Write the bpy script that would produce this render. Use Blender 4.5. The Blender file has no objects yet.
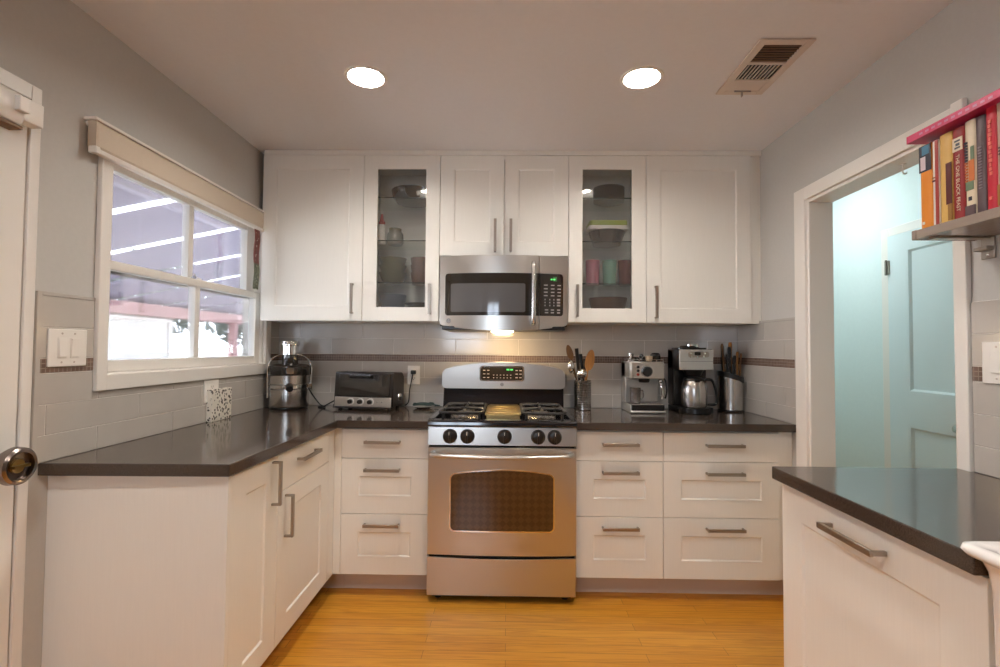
import bpy, bmesh, math, random
from mathutils import Matrix, Vector
random.seed(7)
SC = bpy.context.scene
COL = SC.collection
PI = math.pi

# ------------------------------------------------------------------ camera
PITCH, YAW, ROLL, CAMZ, FPX = .0299, -.0156, .0079, 1.2972, 492.4
cp, sp, cy, sy = math.cos(PITCH), math.sin(PITCH), math.cos(YAW), math.sin(YAW)
fwd = Vector((sy*cp, cy*cp, sp)); rt0 = Vector((cy, -sy, 0)); up0 = rt0.cross(fwd)
rt = math.cos(ROLL)*rt0 + math.sin(ROLL)*up0
up = -math.sin(ROLL)*rt0 + math.cos(ROLL)*up0
cam = bpy.data.cameras.new('camera'); cam.sensor_width = 36; cam.lens = FPX/1000*36
cam.clip_start = .02; cam.clip_end = 200
camo = bpy.data.objects.new('camera', cam); COL.objects.link(camo)
camo.matrix_world = Matrix(((rt.x, up.x, -fwd.x, 0), (rt.y, up.y, -fwd.y, 0), (rt.z, up.z, -fwd.z, CAMZ), (0, 0, 0, 1)))
SC.camera = camo

# ------------------------------------------------------------------ world, sun, exposure
W = bpy.data.worlds.new('daylight'); SC.world = W; W.use_nodes = True
bg = W.node_tree.nodes['Background']; bg.inputs[0].default_value = (.86, .93, 1, 1); bg.inputs[1].default_value = 10.5
sun = bpy.data.lights.new('sun', 'SUN'); sun.energy = 4; sun.angle = .02; sun.color = (1, .95, .88)
suno = bpy.data.objects.new('sun', sun); COL.objects.link(suno)
suno.rotation_euler = (math.radians(28), math.radians(-14), 0)
for nm, loc, rot, sx, sz in (('kitchen_window_portal', (-1.66, 2.4, 1.6), (0, -PI/2, 0), .84, 1.2),
                             ('rear_window_portal', (-.775, -2.73, 1.65), (PI/2, 0, 0), .85, .9)):
    l = bpy.data.lights.new(nm, 'AREA'); l.shape = 'RECTANGLE'; l.size = sx; l.size_y = sz; l.cycles.is_portal = True
    o = bpy.data.objects.new(nm, l); COL.objects.link(o); o.location = loc; o.rotation_euler = rot
vs = SC.view_settings
vs.view_transform = 'Standard'; vs.look = 'None'; vs.gamma = 1; vs.use_curve_mapping = False
vs.exposure = 0.75
SC.cycles.max_bounces = 10; SC.cycles.diffuse_bounces = 6; SC.cycles.glossy_bounces = 5
SC.cycles.transmission_bounces = 8; SC.cycles.transparent_max_bounces = 16
SC.cycles.caustics_reflective = False; SC.cycles.caustics_refractive = False
SC.cycles.sample_clamp_indirect = 6

LAMP = 215.0          # radiance of the recessed bulbs
WARM = (1.0, .935, .85)

# ------------------------------------------------------------------ materials
def lin(c):
    r = []
    for v in c:
        v /= 255
        r.append(v/12.92 if v <= .04045 else ((v+.055)/1.055)**2.4)
    return tuple(r)
def S(r, g, b): return lin((r, g, b))
def nodes(name):
    m = bpy.data.materials.new(name); m.use_nodes = True
    nt = m.node_tree
    return m, nt, nt.nodes['Principled BSDF']
def setin(n, k, v):
    if k in n.inputs:
        n.inputs[k].default_value = v
def mat(name, col, rough=.5, metal=0., coat=0., noise=0., nscale=(40, 40, 40), bump=0., bscale=None, spec=None, emit=None, estr=0., detail=3):
    m, nt, p = nodes(name)
    c = (*col, 1)
    setin(p, 'Base Color', c); setin(p, 'Roughness', rough); setin(p, 'Metallic', metal); setin(p, 'Coat Weight', coat)
    setin(p, 'Coat Roughness', .08)
    if spec is not None: setin(p, 'Specular IOR Level', spec)
    if emit: setin(p, 'Emission Color', (*emit, 1)); setin(p, 'Emission Strength', estr)
    if noise or bump:
        tc = nt.nodes.new('ShaderNodeTexCoord'); mp = nt.nodes.new('ShaderNodeMapping')
        nt.links.new(tc.outputs['Object'], mp.inputs[0]); mp.inputs['Scale'].default_value = nscale
        nz = nt.nodes.new('ShaderNodeTexNoise'); nz.inputs['Scale'].default_value = 1; nz.inputs['Detail'].default_value = detail
        nt.links.new(mp.outputs[0], nz.inputs['Vector'])
        if noise:
            mx = nt.nodes.new('ShaderNodeMixRGB'); mx.blend_type = 'MIX'
            mx.inputs[1].default_value = (*[v*(1-noise) for v in col], 1)
            mx.inputs[2].default_value = (*[min(1, v*(1+noise)) for v in col], 1)
            rp = nt.nodes.new('ShaderNodeMapRange'); rp.inputs[1].default_value = .3; rp.inputs[2].default_value = .7
            nt.links.new(nz.outputs['Fac'], rp.inputs[0]); nt.links.new(rp.outputs[0], mx.inputs[0])
            nt.links.new(mx.outputs[0], p.inputs['Base Color'])
        if bump:
            b = nt.nodes.new('ShaderNodeBump'); b.inputs['Strength'].default_value = bump; b.inputs['Distance'].default_value = .002
            nt.links.new(nz.outputs['Fac'], b.inputs['Height']); nt.links.new(b.outputs[0], p.inputs['Normal'])
    return m

M = {}
M['wall'] = mat('grey wall paint', S(196, 194, 190), .75, noise=.015, nscale=(60, 60, 60), bump=.08)
M['ceiling'] = mat('white ceiling paint', S(228, 227, 229), .85, noise=.01, nscale=(50, 50, 50), bump=.12)
M['aqua'] = mat('pale aqua wall paint', S(222, 234, 233), .6, noise=.01, nscale=(40, 40, 40), bump=.06)
M['trim'] = mat('white gloss trim paint', S(236, 232, 226), .35)
M['cab'] = mat('white cabinet foil', S(238, 236, 230), .38, noise=.012, nscale=(220, 220, 8), bump=.05)
M['cab_in'] = mat('white cabinet interior', S(240, 238, 233), .5)
M['kick'] = mat('pale grey toe kick laminate', S(205, 192, 184), .45)
M['handle'] = mat('brushed nickel', (.42, .37, .32), .30, 1.)
M['chrome'] = mat('polished chrome', (.75, .74, .72), .08, 1.)
M['black'] = mat('black plastic', (.006, .0055, .0055), .30)
M['dark'] = mat('dark brown plastic', (.014, .010, .008), .30)
M['rubber'] = mat('matt black rubber', (.01, .01, .01), .7)
M['iron'] = mat('black cast iron', (.018, .016, .015), .42, noise=.2, nscale=(300, 300, 300), bump=.2)
M['enamel'] = mat('black gloss enamel', (.008, .007, .009), .07, coat=.5)
M['white_plastic'] = mat('white plastic', S(238, 234, 228), .35)
M['porcelain'] = mat('white glazed porcelain', S(244, 241, 240), .12, coat=.4)
M['grout'] = mat('pale grout', S(232, 228, 222), .8)
M['tile'] = mat('grey glazed tile', S(192, 186, 179), .14, coat=.3, noise=.03, nscale=(9, 9, 9), bump=.03)
M['wood'] = mat('oiled beech wood', S(176, 122, 62), .5, noise=.18, nscale=(90, 90, 12))
M['wood2'] = mat('dark olive wood', S(112, 78, 40), .5, noise=.2, nscale=(90, 90, 12))
M['brass_tone'] = mat('griddle metal with painted lamp glow', (.62, .47, .22), .28, 1., noise=.06, nscale=(8, 200, 8))  # gold colour imitates warm lamp light reflected in the griddle
M['paper'] = mat('cream paper pages', S(228, 218, 196), .8, noise=.05, nscale=(20, 20, 400))
M['beige_fabric'] = mat('beige roller fabric', S(212, 198, 180), .8, noise=.05, nscale=(500, 500, 500))
M['darkgap'] = mat('dark void', (.006, .006, .006), .8)
M['vent'] = mat('beige vent paint', S(214, 200, 188), .5)
M['concrete'] = mat('pale patio concrete', S(170, 166, 160), .9, noise=.06, nscale=(3, 3, 3))
M['roofboard'] = mat('grey violet roof board', S(150, 142, 160), .8, noise=.12, nscale=(2, 14, 2))
M['redwood'] = mat('faded redwood beam', S(176, 138, 136), .8, noise=.12, nscale=(3, 12, 12))
M['leaf'] = mat('grey green leaves', S(104, 112, 104), .7, noise=.3, nscale=(3, 3, 3))
M['bark'] = mat('tree bark', S(110, 92, 78), .9, noise=.25, nscale=(8, 8, 3))

def steel(name, col, r0=.2, streak=(3, 3, 260), var=.12):
    m, nt, p = nodes(name)
    setin(p, 'Base Color', (*col, 1)); setin(p, 'Metallic', 1.)
    tc = nt.nodes.new('ShaderNodeTexCoord'); mp = nt.nodes.new('ShaderNodeMapping'); mp.inputs['Scale'].default_value = streak
    nz = nt.nodes.new('ShaderNodeTexNoise'); nz.inputs['Scale'].default_value = 1; nz.inputs['Detail'].default_value = 4
    nt.links.new(tc.outputs['Object'], mp.inputs[0]); nt.links.new(mp.outputs[0], nz.inputs['Vector'])
    r = nt.nodes.new('ShaderNodeMapRange'); r.inputs[3].default_value = r0-var*.2; r.inputs[4].default_value = r0+var*.2
    nt.links.new(nz.outputs['Fac'], r.inputs[0]); nt.links.new(r.outputs[0], p.inputs['Roughness'])
    
    return m
M['steel'] = steel('brushed stainless steel', (.61, .58, .54), .29, var=0.02)
M['steelv'] = steel('brushed stainless steel round', (.56, .53, .50), .24, streak=(200, 200, 4))

def quartz():
    m, nt, p = nodes('dark brown quartz')
    setin(p, 'Roughness', .13); setin(p, 'Coat Weight', .15); setin(p, 'Coat Roughness', .05)
    tc = nt.nodes.new('ShaderNodeTexCoord')
    nz = nt.nodes.new('ShaderNodeTexNoise'); nz.inputs['Scale'].default_value = 420; nz.inputs['Detail'].default_value = 2
    nt.links.new(tc.outputs['Object'], nz.inputs['Vector'])
    cr = nt.nodes.new('ShaderNodeValToRGB')
    cr.color_ramp.elements[0].position = .35; cr.color_ramp.elements[0].color = (.040, .029, .023, 1)
    cr.color_ramp.elements[1].position = .72; cr.color_ramp.elements[1].color = (.085, .063, .051, 1)
    nt.links.new(nz.outputs['Fac'], cr.inputs[0]); nt.links.new(cr.outputs[0], p.inputs['Base Color'])
    return m
M['quartz'] = quartz()

def oak():
    m, nt, p = nodes('oak strip floor')
    tc = nt.nodes.new('ShaderNodeTexCoord')
    br = nt.nodes.new('ShaderNodeTexBrick')
    br.inputs['Scale'].default_value = 1; br.inputs['Brick Width'].default_value = .95; br.inputs['Row Height'].default_value = .058
    br.inputs['Mortar Size'].default_value = .0008; br.inputs['Mortar Smooth'].default_value = .1; br.inputs['Bias'].default_value = 0
    br.offset = .37; br.offset_frequency = 2; br.squash = 1
    br.inputs['Color1'].default_value = (*S(216, 154, 58), 1); br.inputs['Color2'].default_value = (*S(200, 134, 40), 1)
    br.inputs['Mortar'].default_value = (*S(110, 64, 22), 1)
    nt.links.new(tc.outputs['Object'], br.inputs['Vector'])
    mp = nt.nodes.new('ShaderNodeMapping'); mp.inputs['Scale'].default_value = (1.6, 22, 1)
    nt.links.new(tc.outputs['Object'], mp.inputs[0])
    nz = nt.nodes.new('ShaderNodeTexNoise'); nz.inputs['Scale'].default_value = 1.3; nz.inputs['Detail'].default_value = 6; nz.inputs['Distortion'].default_value = 2.6
    nt.links.new(mp.outputs[0], nz.inputs['Vector'])
    mx = nt.nodes.new('ShaderNodeMixRGB'); mx.blend_type = 'MULTIPLY'; mx.inputs[0].default_value = .75
    cr = nt.nodes.new('ShaderNodeValToRGB')
    cr.color_ramp.elements[0].position = .34; cr.color_ramp.elements[0].color = (.72, .62, .52, 1)
    cr.color_ramp.elements[1].position = .58; cr.color_ramp.elements[1].color = (1, 1, 1, 1)
    nt.links.new(nz.outputs['Fac'], cr.inputs[0]); nt.links.new(br.outputs['Color'], mx.inputs[1]); nt.links.new(cr.outputs[0], mx.inputs[2])
    nt.links.new(mx.outputs[0], p.inputs['Base Color'])
    setin(p, 'Roughness', .30)
    b = nt.nodes.new('ShaderNodeBump'); b.inputs['Strength'].default_value = .12; b.inputs['Distance'].default_value = .002
    nt.links.new(nz.outputs['Fac'], b.inputs['Height']); nt.links.new(b.outputs[0], p.inputs['Normal'])
    return m
M['oak'] = oak()

def mosaic2(name, ax):
    m, nt, p = nodes(name)
    tc = nt.nodes.new('ShaderNodeTexCoord')
    sx = nt.nodes.new('ShaderNodeSeparateXYZ'); nt.links.new(tc.outputs['Object'], sx.inputs[0])
    cb = nt.nodes.new('ShaderNodeCombineXYZ')
    nt.links.new(sx.outputs[ax], cb.inputs[0])
    sub = nt.nodes.new('ShaderNodeMath'); sub.operation = 'SUBTRACT'; sub.inputs[1].default_value = 1.205
    nt.links.new(sx.outputs['Z'], sub.inputs[0]); nt.links.new(sub.outputs[0], cb.inputs[1])
    br = nt.nodes.new('ShaderNodeTexBrick'); br.offset = 0
    br.inputs['Scale'].default_value = 1; br.inputs['Brick Width'].default_value = .0157; br.inputs['Row Height'].default_value = .0157
    br.inputs['Mortar Size'].default_value = .0016; br.inputs['Mortar Smooth'].default_value = .1
    br.inputs['Color1'].default_value = (*S(126, 105, 94), 1); br.inputs['Color2'].default_value = (*S(106, 87, 78), 1)
    br.inputs['Mortar'].default_value = (*S(150, 134, 122), 1)
    nt.links.new(cb.outputs[0], br.inputs['Vector']); nt.links.new(br.outputs['Color'], p.inputs['Base Color'])
    setin(p, 'Roughness', .25)
    b = nt.nodes.new('ShaderNodeBump'); b.inputs['Strength'].default_value = .5; b.inputs['Distance'].default_value = .001; b.invert = True
    nt.links.new(br.outputs['Fac'], b.inputs['Height']); nt.links.new(b.outputs[0], p.inputs['Normal'])
    return m
M['mosaic_x'] = mosaic2('brown mosaic tile along x', 'X')
M['mosaic_y'] = mosaic2('brown mosaic tile along y', 'Y')

def clear_glass(name, tint=(1, 1, 1), gloss=.08, haze=0., rough=.02, fres=.9):
    m, nt, p = nodes(name)
    nt.nodes.remove(p); out = nt.nodes['Material Output']
    t = nt.nodes.new('ShaderNodeBsdfTransparent'); t.inputs[0].default_value = (*tint, 1)
    g = nt.nodes.new('ShaderNodeBsdfGlossy'); g.inputs['Roughness'].default_value = rough; g.inputs[0].default_value = (1, 1, 1, 1)
    lw = nt.nodes.new('ShaderNodeFresnel'); lw.inputs[0].default_value = 1.45
    mr = nt.nodes.new('ShaderNodeMath'); mr.operation = 'MULTIPLY_ADD'; mr.inputs[1].default_value = fres; mr.inputs[2].default_value = gloss
    nt.links.new(lw.outputs[0], mr.inputs[0])
    mx = nt.nodes.new('ShaderNodeMixShader'); nt.links.new(mr.outputs[0], mx.inputs[0])
    nt.links.new(t.outputs[0], mx.inputs[1]); nt.links.new(g.outputs[0], mx.inputs[2])
    last = mx
    if haze:
        d = nt.nodes.new('ShaderNodeBsdfDiffuse'); d.inputs[0].default_value = (.7, .7, .68, 1)
        m2 = nt.nodes.new('ShaderNodeMixShader'); m2.inputs[0].default_value = haze
        nt.links.new(last.outputs[0], m2.inputs[1]); nt.links.new(d.outputs[0], m2.inputs[2]); last = m2
    nt.links.new(last.outputs[0], out.inputs[0])
    return m
M['pane'] = clear_glass('window pane glass', (.97, .98, 1), .02)
M['tinted'] = clear_glass('dimming tinted pane', (.85, .88, .92), .02)  # tint added to the unseen rear window to dim its daylight
M['cabglass'] = clear_glass('hazed cabinet glass', (.96, .96, .95), .01, .045, .05, .7)  # diffuse haze mixed in to imitate room reflections and brighten the panes
M['shelfglass'] = clear_glass('green edged shelf glass', (.97, .99, .975), 0., 0., .02, .25)
M['edgeglass'] = mat('dark green glass edge', (.03, .045, .04), .2)
M['pinkglass'] = mat('pink tumbler plastic', S(176, 108, 126), .15, coat=.3)
M['greenglass'] = mat('green tumbler plastic', S(118, 160, 146), .15, coat=.3)
M['redglass'] = mat('dark red tumbler plastic', S(96, 44, 44), .15, coat=.3)
M['oliveglass'] = clear_glass('olive bowl glass', (.52, .55, .44), .06, .3)
M['darkglass'] = mat('dark smoked glass', (.022, .018, .015), .06, coat=.3)
M['ovenglass'] = mat('brown oven glass', (.020, .012, .007), .05, coat=.4, spec=.4)

def emis(name, col, s):
    m, nt, p = nodes(name); nt.nodes.remove(p)
    e = nt.nodes.new('ShaderNodeEmission'); e.inputs[0].default_value = (*col, 1); e.inputs[1].default_value = s
    nt.links.new(e.outputs[0], nt.nodes['Material Output'].inputs[0])
    return m
M['bulb'] = emis('warm bulb', WARM, LAMP)
M['hoodlamp'] = emis('hood lamp', (1, .70, .36), 85)
M['halllamp'] = emis('hall lamp', (.92, 1, 1), 24)
M['green_led'] = emis('green led', (.15, 1, .2), .9)
M['red_led'] = emis('red led', (1, .08, .04), .8)

def oven_mesh_glass():
    m, nt, p = nodes('oven window with diamond screen')
    tc = nt.nodes.new('ShaderNodeTexCoord'); mp = nt.nodes.new('ShaderNodeMapping')
    mp.inputs['Rotation'].default_value = (0, math.radians(45), 0)
    nt.links.new(tc.outputs['Object'], mp.inputs[0])
    ch = nt.nodes.new('ShaderNodeTexChecker'); ch.inputs['Scale'].default_value = 38
    ch.inputs[1].default_value = (.088, .042, .017, 1); ch.inputs[2].default_value = (.066, .031, .012, 1)
    nt.links.new(mp.outputs[0], ch.inputs['Vector']); nt.links.new(ch.outputs['Color'], p.inputs['Base Color'])
    setin(p, 'Roughness', .07); setin(p, 'Coat Weight', .3); setin(p, 'Coat Roughness', .03)
    return m
M['ovenwin'] = oven_mesh_glass()

def patterned(name, bgc, fg, scale, thr=.42):
    m, nt, p = nodes(name)
    tc = nt.nodes.new('ShaderNodeTexCoord')
    v = nt.nodes.new('ShaderNodeTexVoronoi'); v.inputs['Scale'].default_value = scale; v.feature = 'F1'
    nt.links.new(tc.outputs['Object'], v.inputs['Vector'])
    nz = nt.nodes.new('ShaderNodeTexNoise'); nz.inputs['Scale'].default_value = scale*1.7; nt.links.new(tc.outputs['Object'], nz.inputs['Vector'])
    ad = nt.nodes.new('ShaderNodeMath'); ad.operation = 'MULTIPLY'; nt.links.new(v.outputs['Distance'], ad.inputs[0]); nt.links.new(nz.outputs['Fac'], ad.inputs[1])
    cr = nt.nodes.new('ShaderNodeValToRGB'); cr.color_ramp.interpolation = 'CONSTANT'
    cr.color_ramp.elements[0].color = (*fg, 1); cr.color_ramp.elements[1].position = thr; cr.color_ramp.elements[1].color = (*bgc, 1)
    nt.links.new(ad.outputs[0], cr.inputs[0]); nt.links.new(cr.outputs[0], p.inputs['Base Color'])
    setin(p, 'Roughness', .6)
    return m
M['leafprint'] = patterned('leaf print', S(232, 226, 214), S(62, 56, 50), 62, .17)
M['towel'] = patterned('red and green weave', S(104, 46, 36), S(196, 182, 168), 60, .12)
M['towel2'] = patterned('green weave', S(78, 84, 62), S(180, 178, 160), 80, .14)

# ------------------------------------------------------------------ mesh builder
class MB:
    def __init__(s): s.v = []; s.f = []; s.m = []; s.T = Matrix.Identity(4)
    def _add(s, vs, fs, m):
        b = len(s.v)
        s.v += [tuple(s.T @ Vector(p)) for p in vs]
        for f in fs: s.f.append([b+i for i in f]); s.m.append(m)
        return s
    def box(s, x0, x1, y0, y1, z0, z1, m=0):
        vs = [(x, y, z) for z in (z0, z1) for y in (y0, y1) for x in (x0, x1)]
        return s._add(vs, [(0, 2, 3, 1), (4, 5, 7, 6), (0, 1, 5, 4), (2, 6, 7, 3), (0, 4, 6, 2), (1, 3, 7, 5)], m)
    def prism(s, poly, ax, a, b, m=0):
        n = len(poly)
        def P(u, w, t): return {'x': (t, u, w), 'y': (u, t, w), 'z': (u, w, t)}[ax]
        vs = [P(u, w, a) for u, w in poly]+[P(u, w, b) for u, w in poly]
        return s._add(vs, [tuple(range(n)), tuple(range(2*n-1, n-1, -1))]+[(i, i+n, (i+1) % n+n, (i+1) % n) for i in range(n)], m)
    def lathe(s, prof, c=(0, 0, 0), n=32, m=0, ax='z', a0=0, a1=2*PI):
        k = len(prof); vs = []; fs = []
        full = abs(a1-a0-2*PI) < 1e-6; nn = n if full else n+1
        for i in range(nn):
            a = a0+(a1-a0)*i/n
            for r, z in prof:
                x, y = r*math.cos(a), r*math.sin(a)
                q = {'z': (x, y, z), 'y': (x, z, y), 'x': (z, x, y)}[ax]
                vs.append((c[0]+q[0], c[1]+q[1], c[2]+q[2]))
        for i in range(n):
            j = (i+1) % nn
            for t in range(k-1):
                fs.append((i*k+t, j*k+t, j*k+t+1, i*k+t+1))
        return s._add(vs, fs, m)
    def tube(s, pts, r, n=10, m=0, closed=False, flat=1.):
        pts = [Vector(p) for p in pts]; k = len(pts)
        rs = r if isinstance(r, (list, tuple)) else [r]*k
        tg = []
        for i in range(k):
            a = pts[(i-1) % k] if closed or i > 0 else pts[0]
            b = pts[(i+1) % k] if closed or i < k-1 else pts[-1]
            tg.append((b-a).normalized())
        u = tg[0].orthogonal().normalized() if abs(tg[0].z) > .9 else Vector((0, 0, 1)).cross(tg[0]).normalized()
        vs = []; fs = []
        for i in range(k):
            u = (u-tg[i]*u.dot(tg[i])).normalized(); w = tg[i].cross(u)
            for j in range(n):
                a = 2*PI*j/n
                vs.append(tuple(pts[i]+rs[i]*(u*math.cos(a)+w*math.sin(a)*flat)))
        for i in range(k if closed else k-1):
            i2 = (i+1) % k
            for j in range(n):
                j2 = (j+1) % n
                fs.append((i*n+j, i*n+j2, i2*n+j2, i2*n+j))
        if not closed:
            fs.append(tuple(range(n-1, -1, -1))); fs.append(tuple((k-1)*n+j for j in range(n)))
        return s._add(vs, fs, m)
    def cyl(s, p0, p1, r, n=24, m=0): return s.tube([p0, p1], r, n, m)
    def ball(s, c, r, n=20, m=0):
        rx, ry, rz = (r, r, r) if not isinstance(r, (tuple, list)) else r
        k = n//2; vs = []; fs = []
        for i in range(k+1):
            th = PI*i/k
            for j in range(n):
                a = 2*PI*j/n
                vs.append((c[0]+rx*math.sin(th)*math.cos(a), c[1]+ry*math.sin(th)*math.sin(a), c[2]-rz*math.cos(th)))
        for i in range(k):
            for j in range(n):
                fs.append((i*n+j, i*n+(j+1) % n, (i+1)*n+(j+1) % n, (i+1)*n+j))
        return s._add(vs, fs, m)
    def shaker(s, u0, u1, z0, z1, rail=.085, th=.019, dep=.006, y=0, m=0, hole=False, bev=.0065, rz=None):
        """panel facing -y at plane y; recessed centre, or an open frame when hole"""
        rz = rail if rz is None else rz
        a0, a1, b0, b1 = u0+rail, u1-rail, z0+rz, z1-rz
        def rect(x0, x1, q0, q1, yy): return [(x0, yy, q0), (x1, yy, q0), (x1, yy, q1), (x0, yy, q1)]
        O = rect(u0, u1, z0, z1, y); I = rect(a0, a1, b0, b1, y)
        B = rect(u0, u1, z0, z1, y+th)
        if hole: D = rect(a0, a1, b0, b1, y+th)
        else: D = rect(a0+bev, a1-bev, b0+bev, b1-bev, y+dep)
        vs = O+I+D+B; fs = []
        for i in range(4):
            j = (i+1) % 4
            fs += [(i, j, 4+j, 4+i), (4+i, 4+j, 8+j, 8+i), (i, 12+i, 12+j, j)]
            if hole: fs.append((8+i, 8+j, 12+j, 12+i))
        if not hole: fs += [(8, 9, 10, 11), (15, 14, 13, 12)]
        return s._add(vs, fs, m)
    def colpanel(s, xs, top, bot, yf, th, m=0):
        """panel of vertical columns facing -y: top(x), bot(x) outline, yf(x) front plane"""
        vs = []; fs = []
        for x in xs:
            t, b, y = top(x), bot(x), yf(x)
            vs += [(x, y, b), (x, y, t), (x, y+th, b), (x, y+th, t)]
        n = len(xs)
        for i in range(n-1):
            a, c = 4*i, 4*i+4
            fs += [(a, c, c+1, a+1), (a+2, a+3, c+3, c+2), (a+1, c+1, c+3, a+3), (a, a+2, c+2, c)]
        fs += [(0, 1, 3, 2), (4*n-4, 4*n-2, 4*n-1, 4*n-3)]
        return s._add(vs, fs, m)
    def build(s, name, mats, parent=None, world=False, bevel=0., seg=2, ang=35, smooth=True):
        me = bpy.data.meshes.new(name)
        me.from_pydata(s.v, [], s.f)
        bm = bmesh.new(); bm.from_mesh(me)
        bmesh.ops.remove_doubles(bm, verts=bm.verts, dist=1e-6)
        for f, mi in zip(bm.faces, s.m) if len(bm.faces) == len(s.m) else (): f.material_index = mi
        bmesh.ops.recalc_face_normals(bm, faces=bm.faces)
        bm.to_mesh(me); bm.free()
        if not isinstance(mats, (list, tuple)): mats = [mats]
        for x in mats: me.materials.append(M[x] if isinstance(x, str) else x)
        if smooth:
            for p in me.polygons: p.use_smooth = True
            me.set_sharp_from_angle(angle=math.radians(ang))
        o = bpy.data.objects.new(name, me); COL.objects.link(o)
        if bevel:
            b = o.modifiers.new('edge', 'BEVEL'); b.width = bevel; b.segments = seg; b.limit_method = 'ANGLE'; b.angle_limit = math.radians(40)
        if parent:
            o.parent = parent
            if world: o.matrix_parent_inverse = root_matrix(parent).inverted()
        return o

def root_matrix(o):
    return Matrix.Translation(o.location) @ o.rotation_euler.to_matrix().to_4x4()
def thing(name, label, cat, loc=(0, 0, 0), rz=0., group=None):
    o = bpy.data.objects.new(name, None); COL.objects.link(o)
    o.empty_display_size = .05; o.location = loc; o.rotation_euler = (0, 0, rz)
    return tag(o, label, cat, group)
def tag(o, label, cat, group=None):
    o['label'] = label; o['category'] = cat
    if group: o['group'] = group
    return o
def struct(o, label, cat):
    o['kind'] = 'structure'; o['label'] = label; o['category'] = cat
    return o
def lift(o, v):
    """move the origin of a one-mesh thing built in world space to point v"""
    o.data.transform(Matrix.Translation(-Vector(v))); o.location = v
    return o
def text(name, body, size, mw, material, parent, depth=.0004, world=True, ax='CENTER'):
    c = bpy.data.curves.new(name, 'FONT'); c.body = body; c.size = size; c.align_x = ax; c.align_y = 'CENTER'; c.extrude = depth
    t = bpy.data.objects.new(name, c); COL.objects.link(t)
    bpy.context.view_layer.update()
    me = bpy.data.meshes.new_from_object(t.evaluated_get(bpy.context.evaluated_depsgraph_get()))
    bpy.data.objects.remove(t); bpy.data.curves.remove(c)
    me.transform(mw); me.materials.clear(); me.materials.append(M[material] if isinstance(material, str) else material)
    o = bpy.data.objects.new(name, me); COL.objects.link(o); o.parent = parent
    if world and parent.parent is None: o.matrix_parent_inverse = root_matrix(parent).inverted()
    return o
def FACE(rot, loc): return Matrix.Translation(loc) @ Matrix.Rotation(rot, 4, 'Z')
def arc(c, r, a0, a1, n, plane='xz'):
    out = []
    for i in range(n+1):
        a = a0+(a1-a0)*i/n; u, w = r*math.cos(a), r*math.sin(a)
        out.append({'xz': (c[0]+u, c[1], c[2]+w), 'xy': (c[0]+u, c[1]+w, c[2]), 'yz': (c[0], c[1]+u, c[2]+w)}[plane])
    return out
def spline(pts, n=8):
    P = [Vector(p) for p in pts]; out = []
    for i in range(len(P)-1):
        p0 = P[max(i-1, 0)]; p1 = P[i]; p2 = P[i+1]; p3 = P[min(i+2, len(P)-1)]
        for k in range(n):
            t = k/n
            out.append(.5*((2*p1)+(p2-p0)*t+(2*p0-5*p1+4*p2-p3)*t*t+(3*p1-p0-3*p2+p3)*t**3))
    return out+[P[-1]]
def rrect(x0, x1, z0, z1, r, n=5):
    out = []
    for cx, cz, a in ((x1-r, z0+r, -PI/2), (x1-r, z1-r, 0), (x0+r, z1-r, PI/2), (x0+r, z0+r, PI)):
        for i in range(n+1):
            t = a+PI/2*i/n; out.append((cx+r*math.cos(t), cz+r*math.sin(t)))
    return out
def cosx(x0, x1, r, nend=6, nmid=16):
    e = [r*(1-math.cos(PI/2*i/nend)) for i in range(nend+1)]
    mid = [x0+r+(x1-x0-2*r)*i/nmid for i in range(1, nmid)]
    return [x0+t for t in e]+mid+[x1-t for t in reversed(e)]
def rr_fn(x0, x1, z0, z1, r):
    """top and bottom of a rounded rectangle"""
    def d(x):
        e = max(0, r-min(x-x0, x1-x)); return r-math.sqrt(max(0, r*r-e*e))
    return (lambda x: z1-d(x)), (lambda x: z0+d(x))

# ------------------------------------------------------------------ dimensions of the place
WL, WR, WB, ZC, REAR = -1.5, 1.4854, 3.2, 2.472, -2.6
UF, BF = 2.89, 2.592          # door faces of the wall and base cabinets
CT = .918                     # counter top
LF = -.905                    # face of the left run
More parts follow.
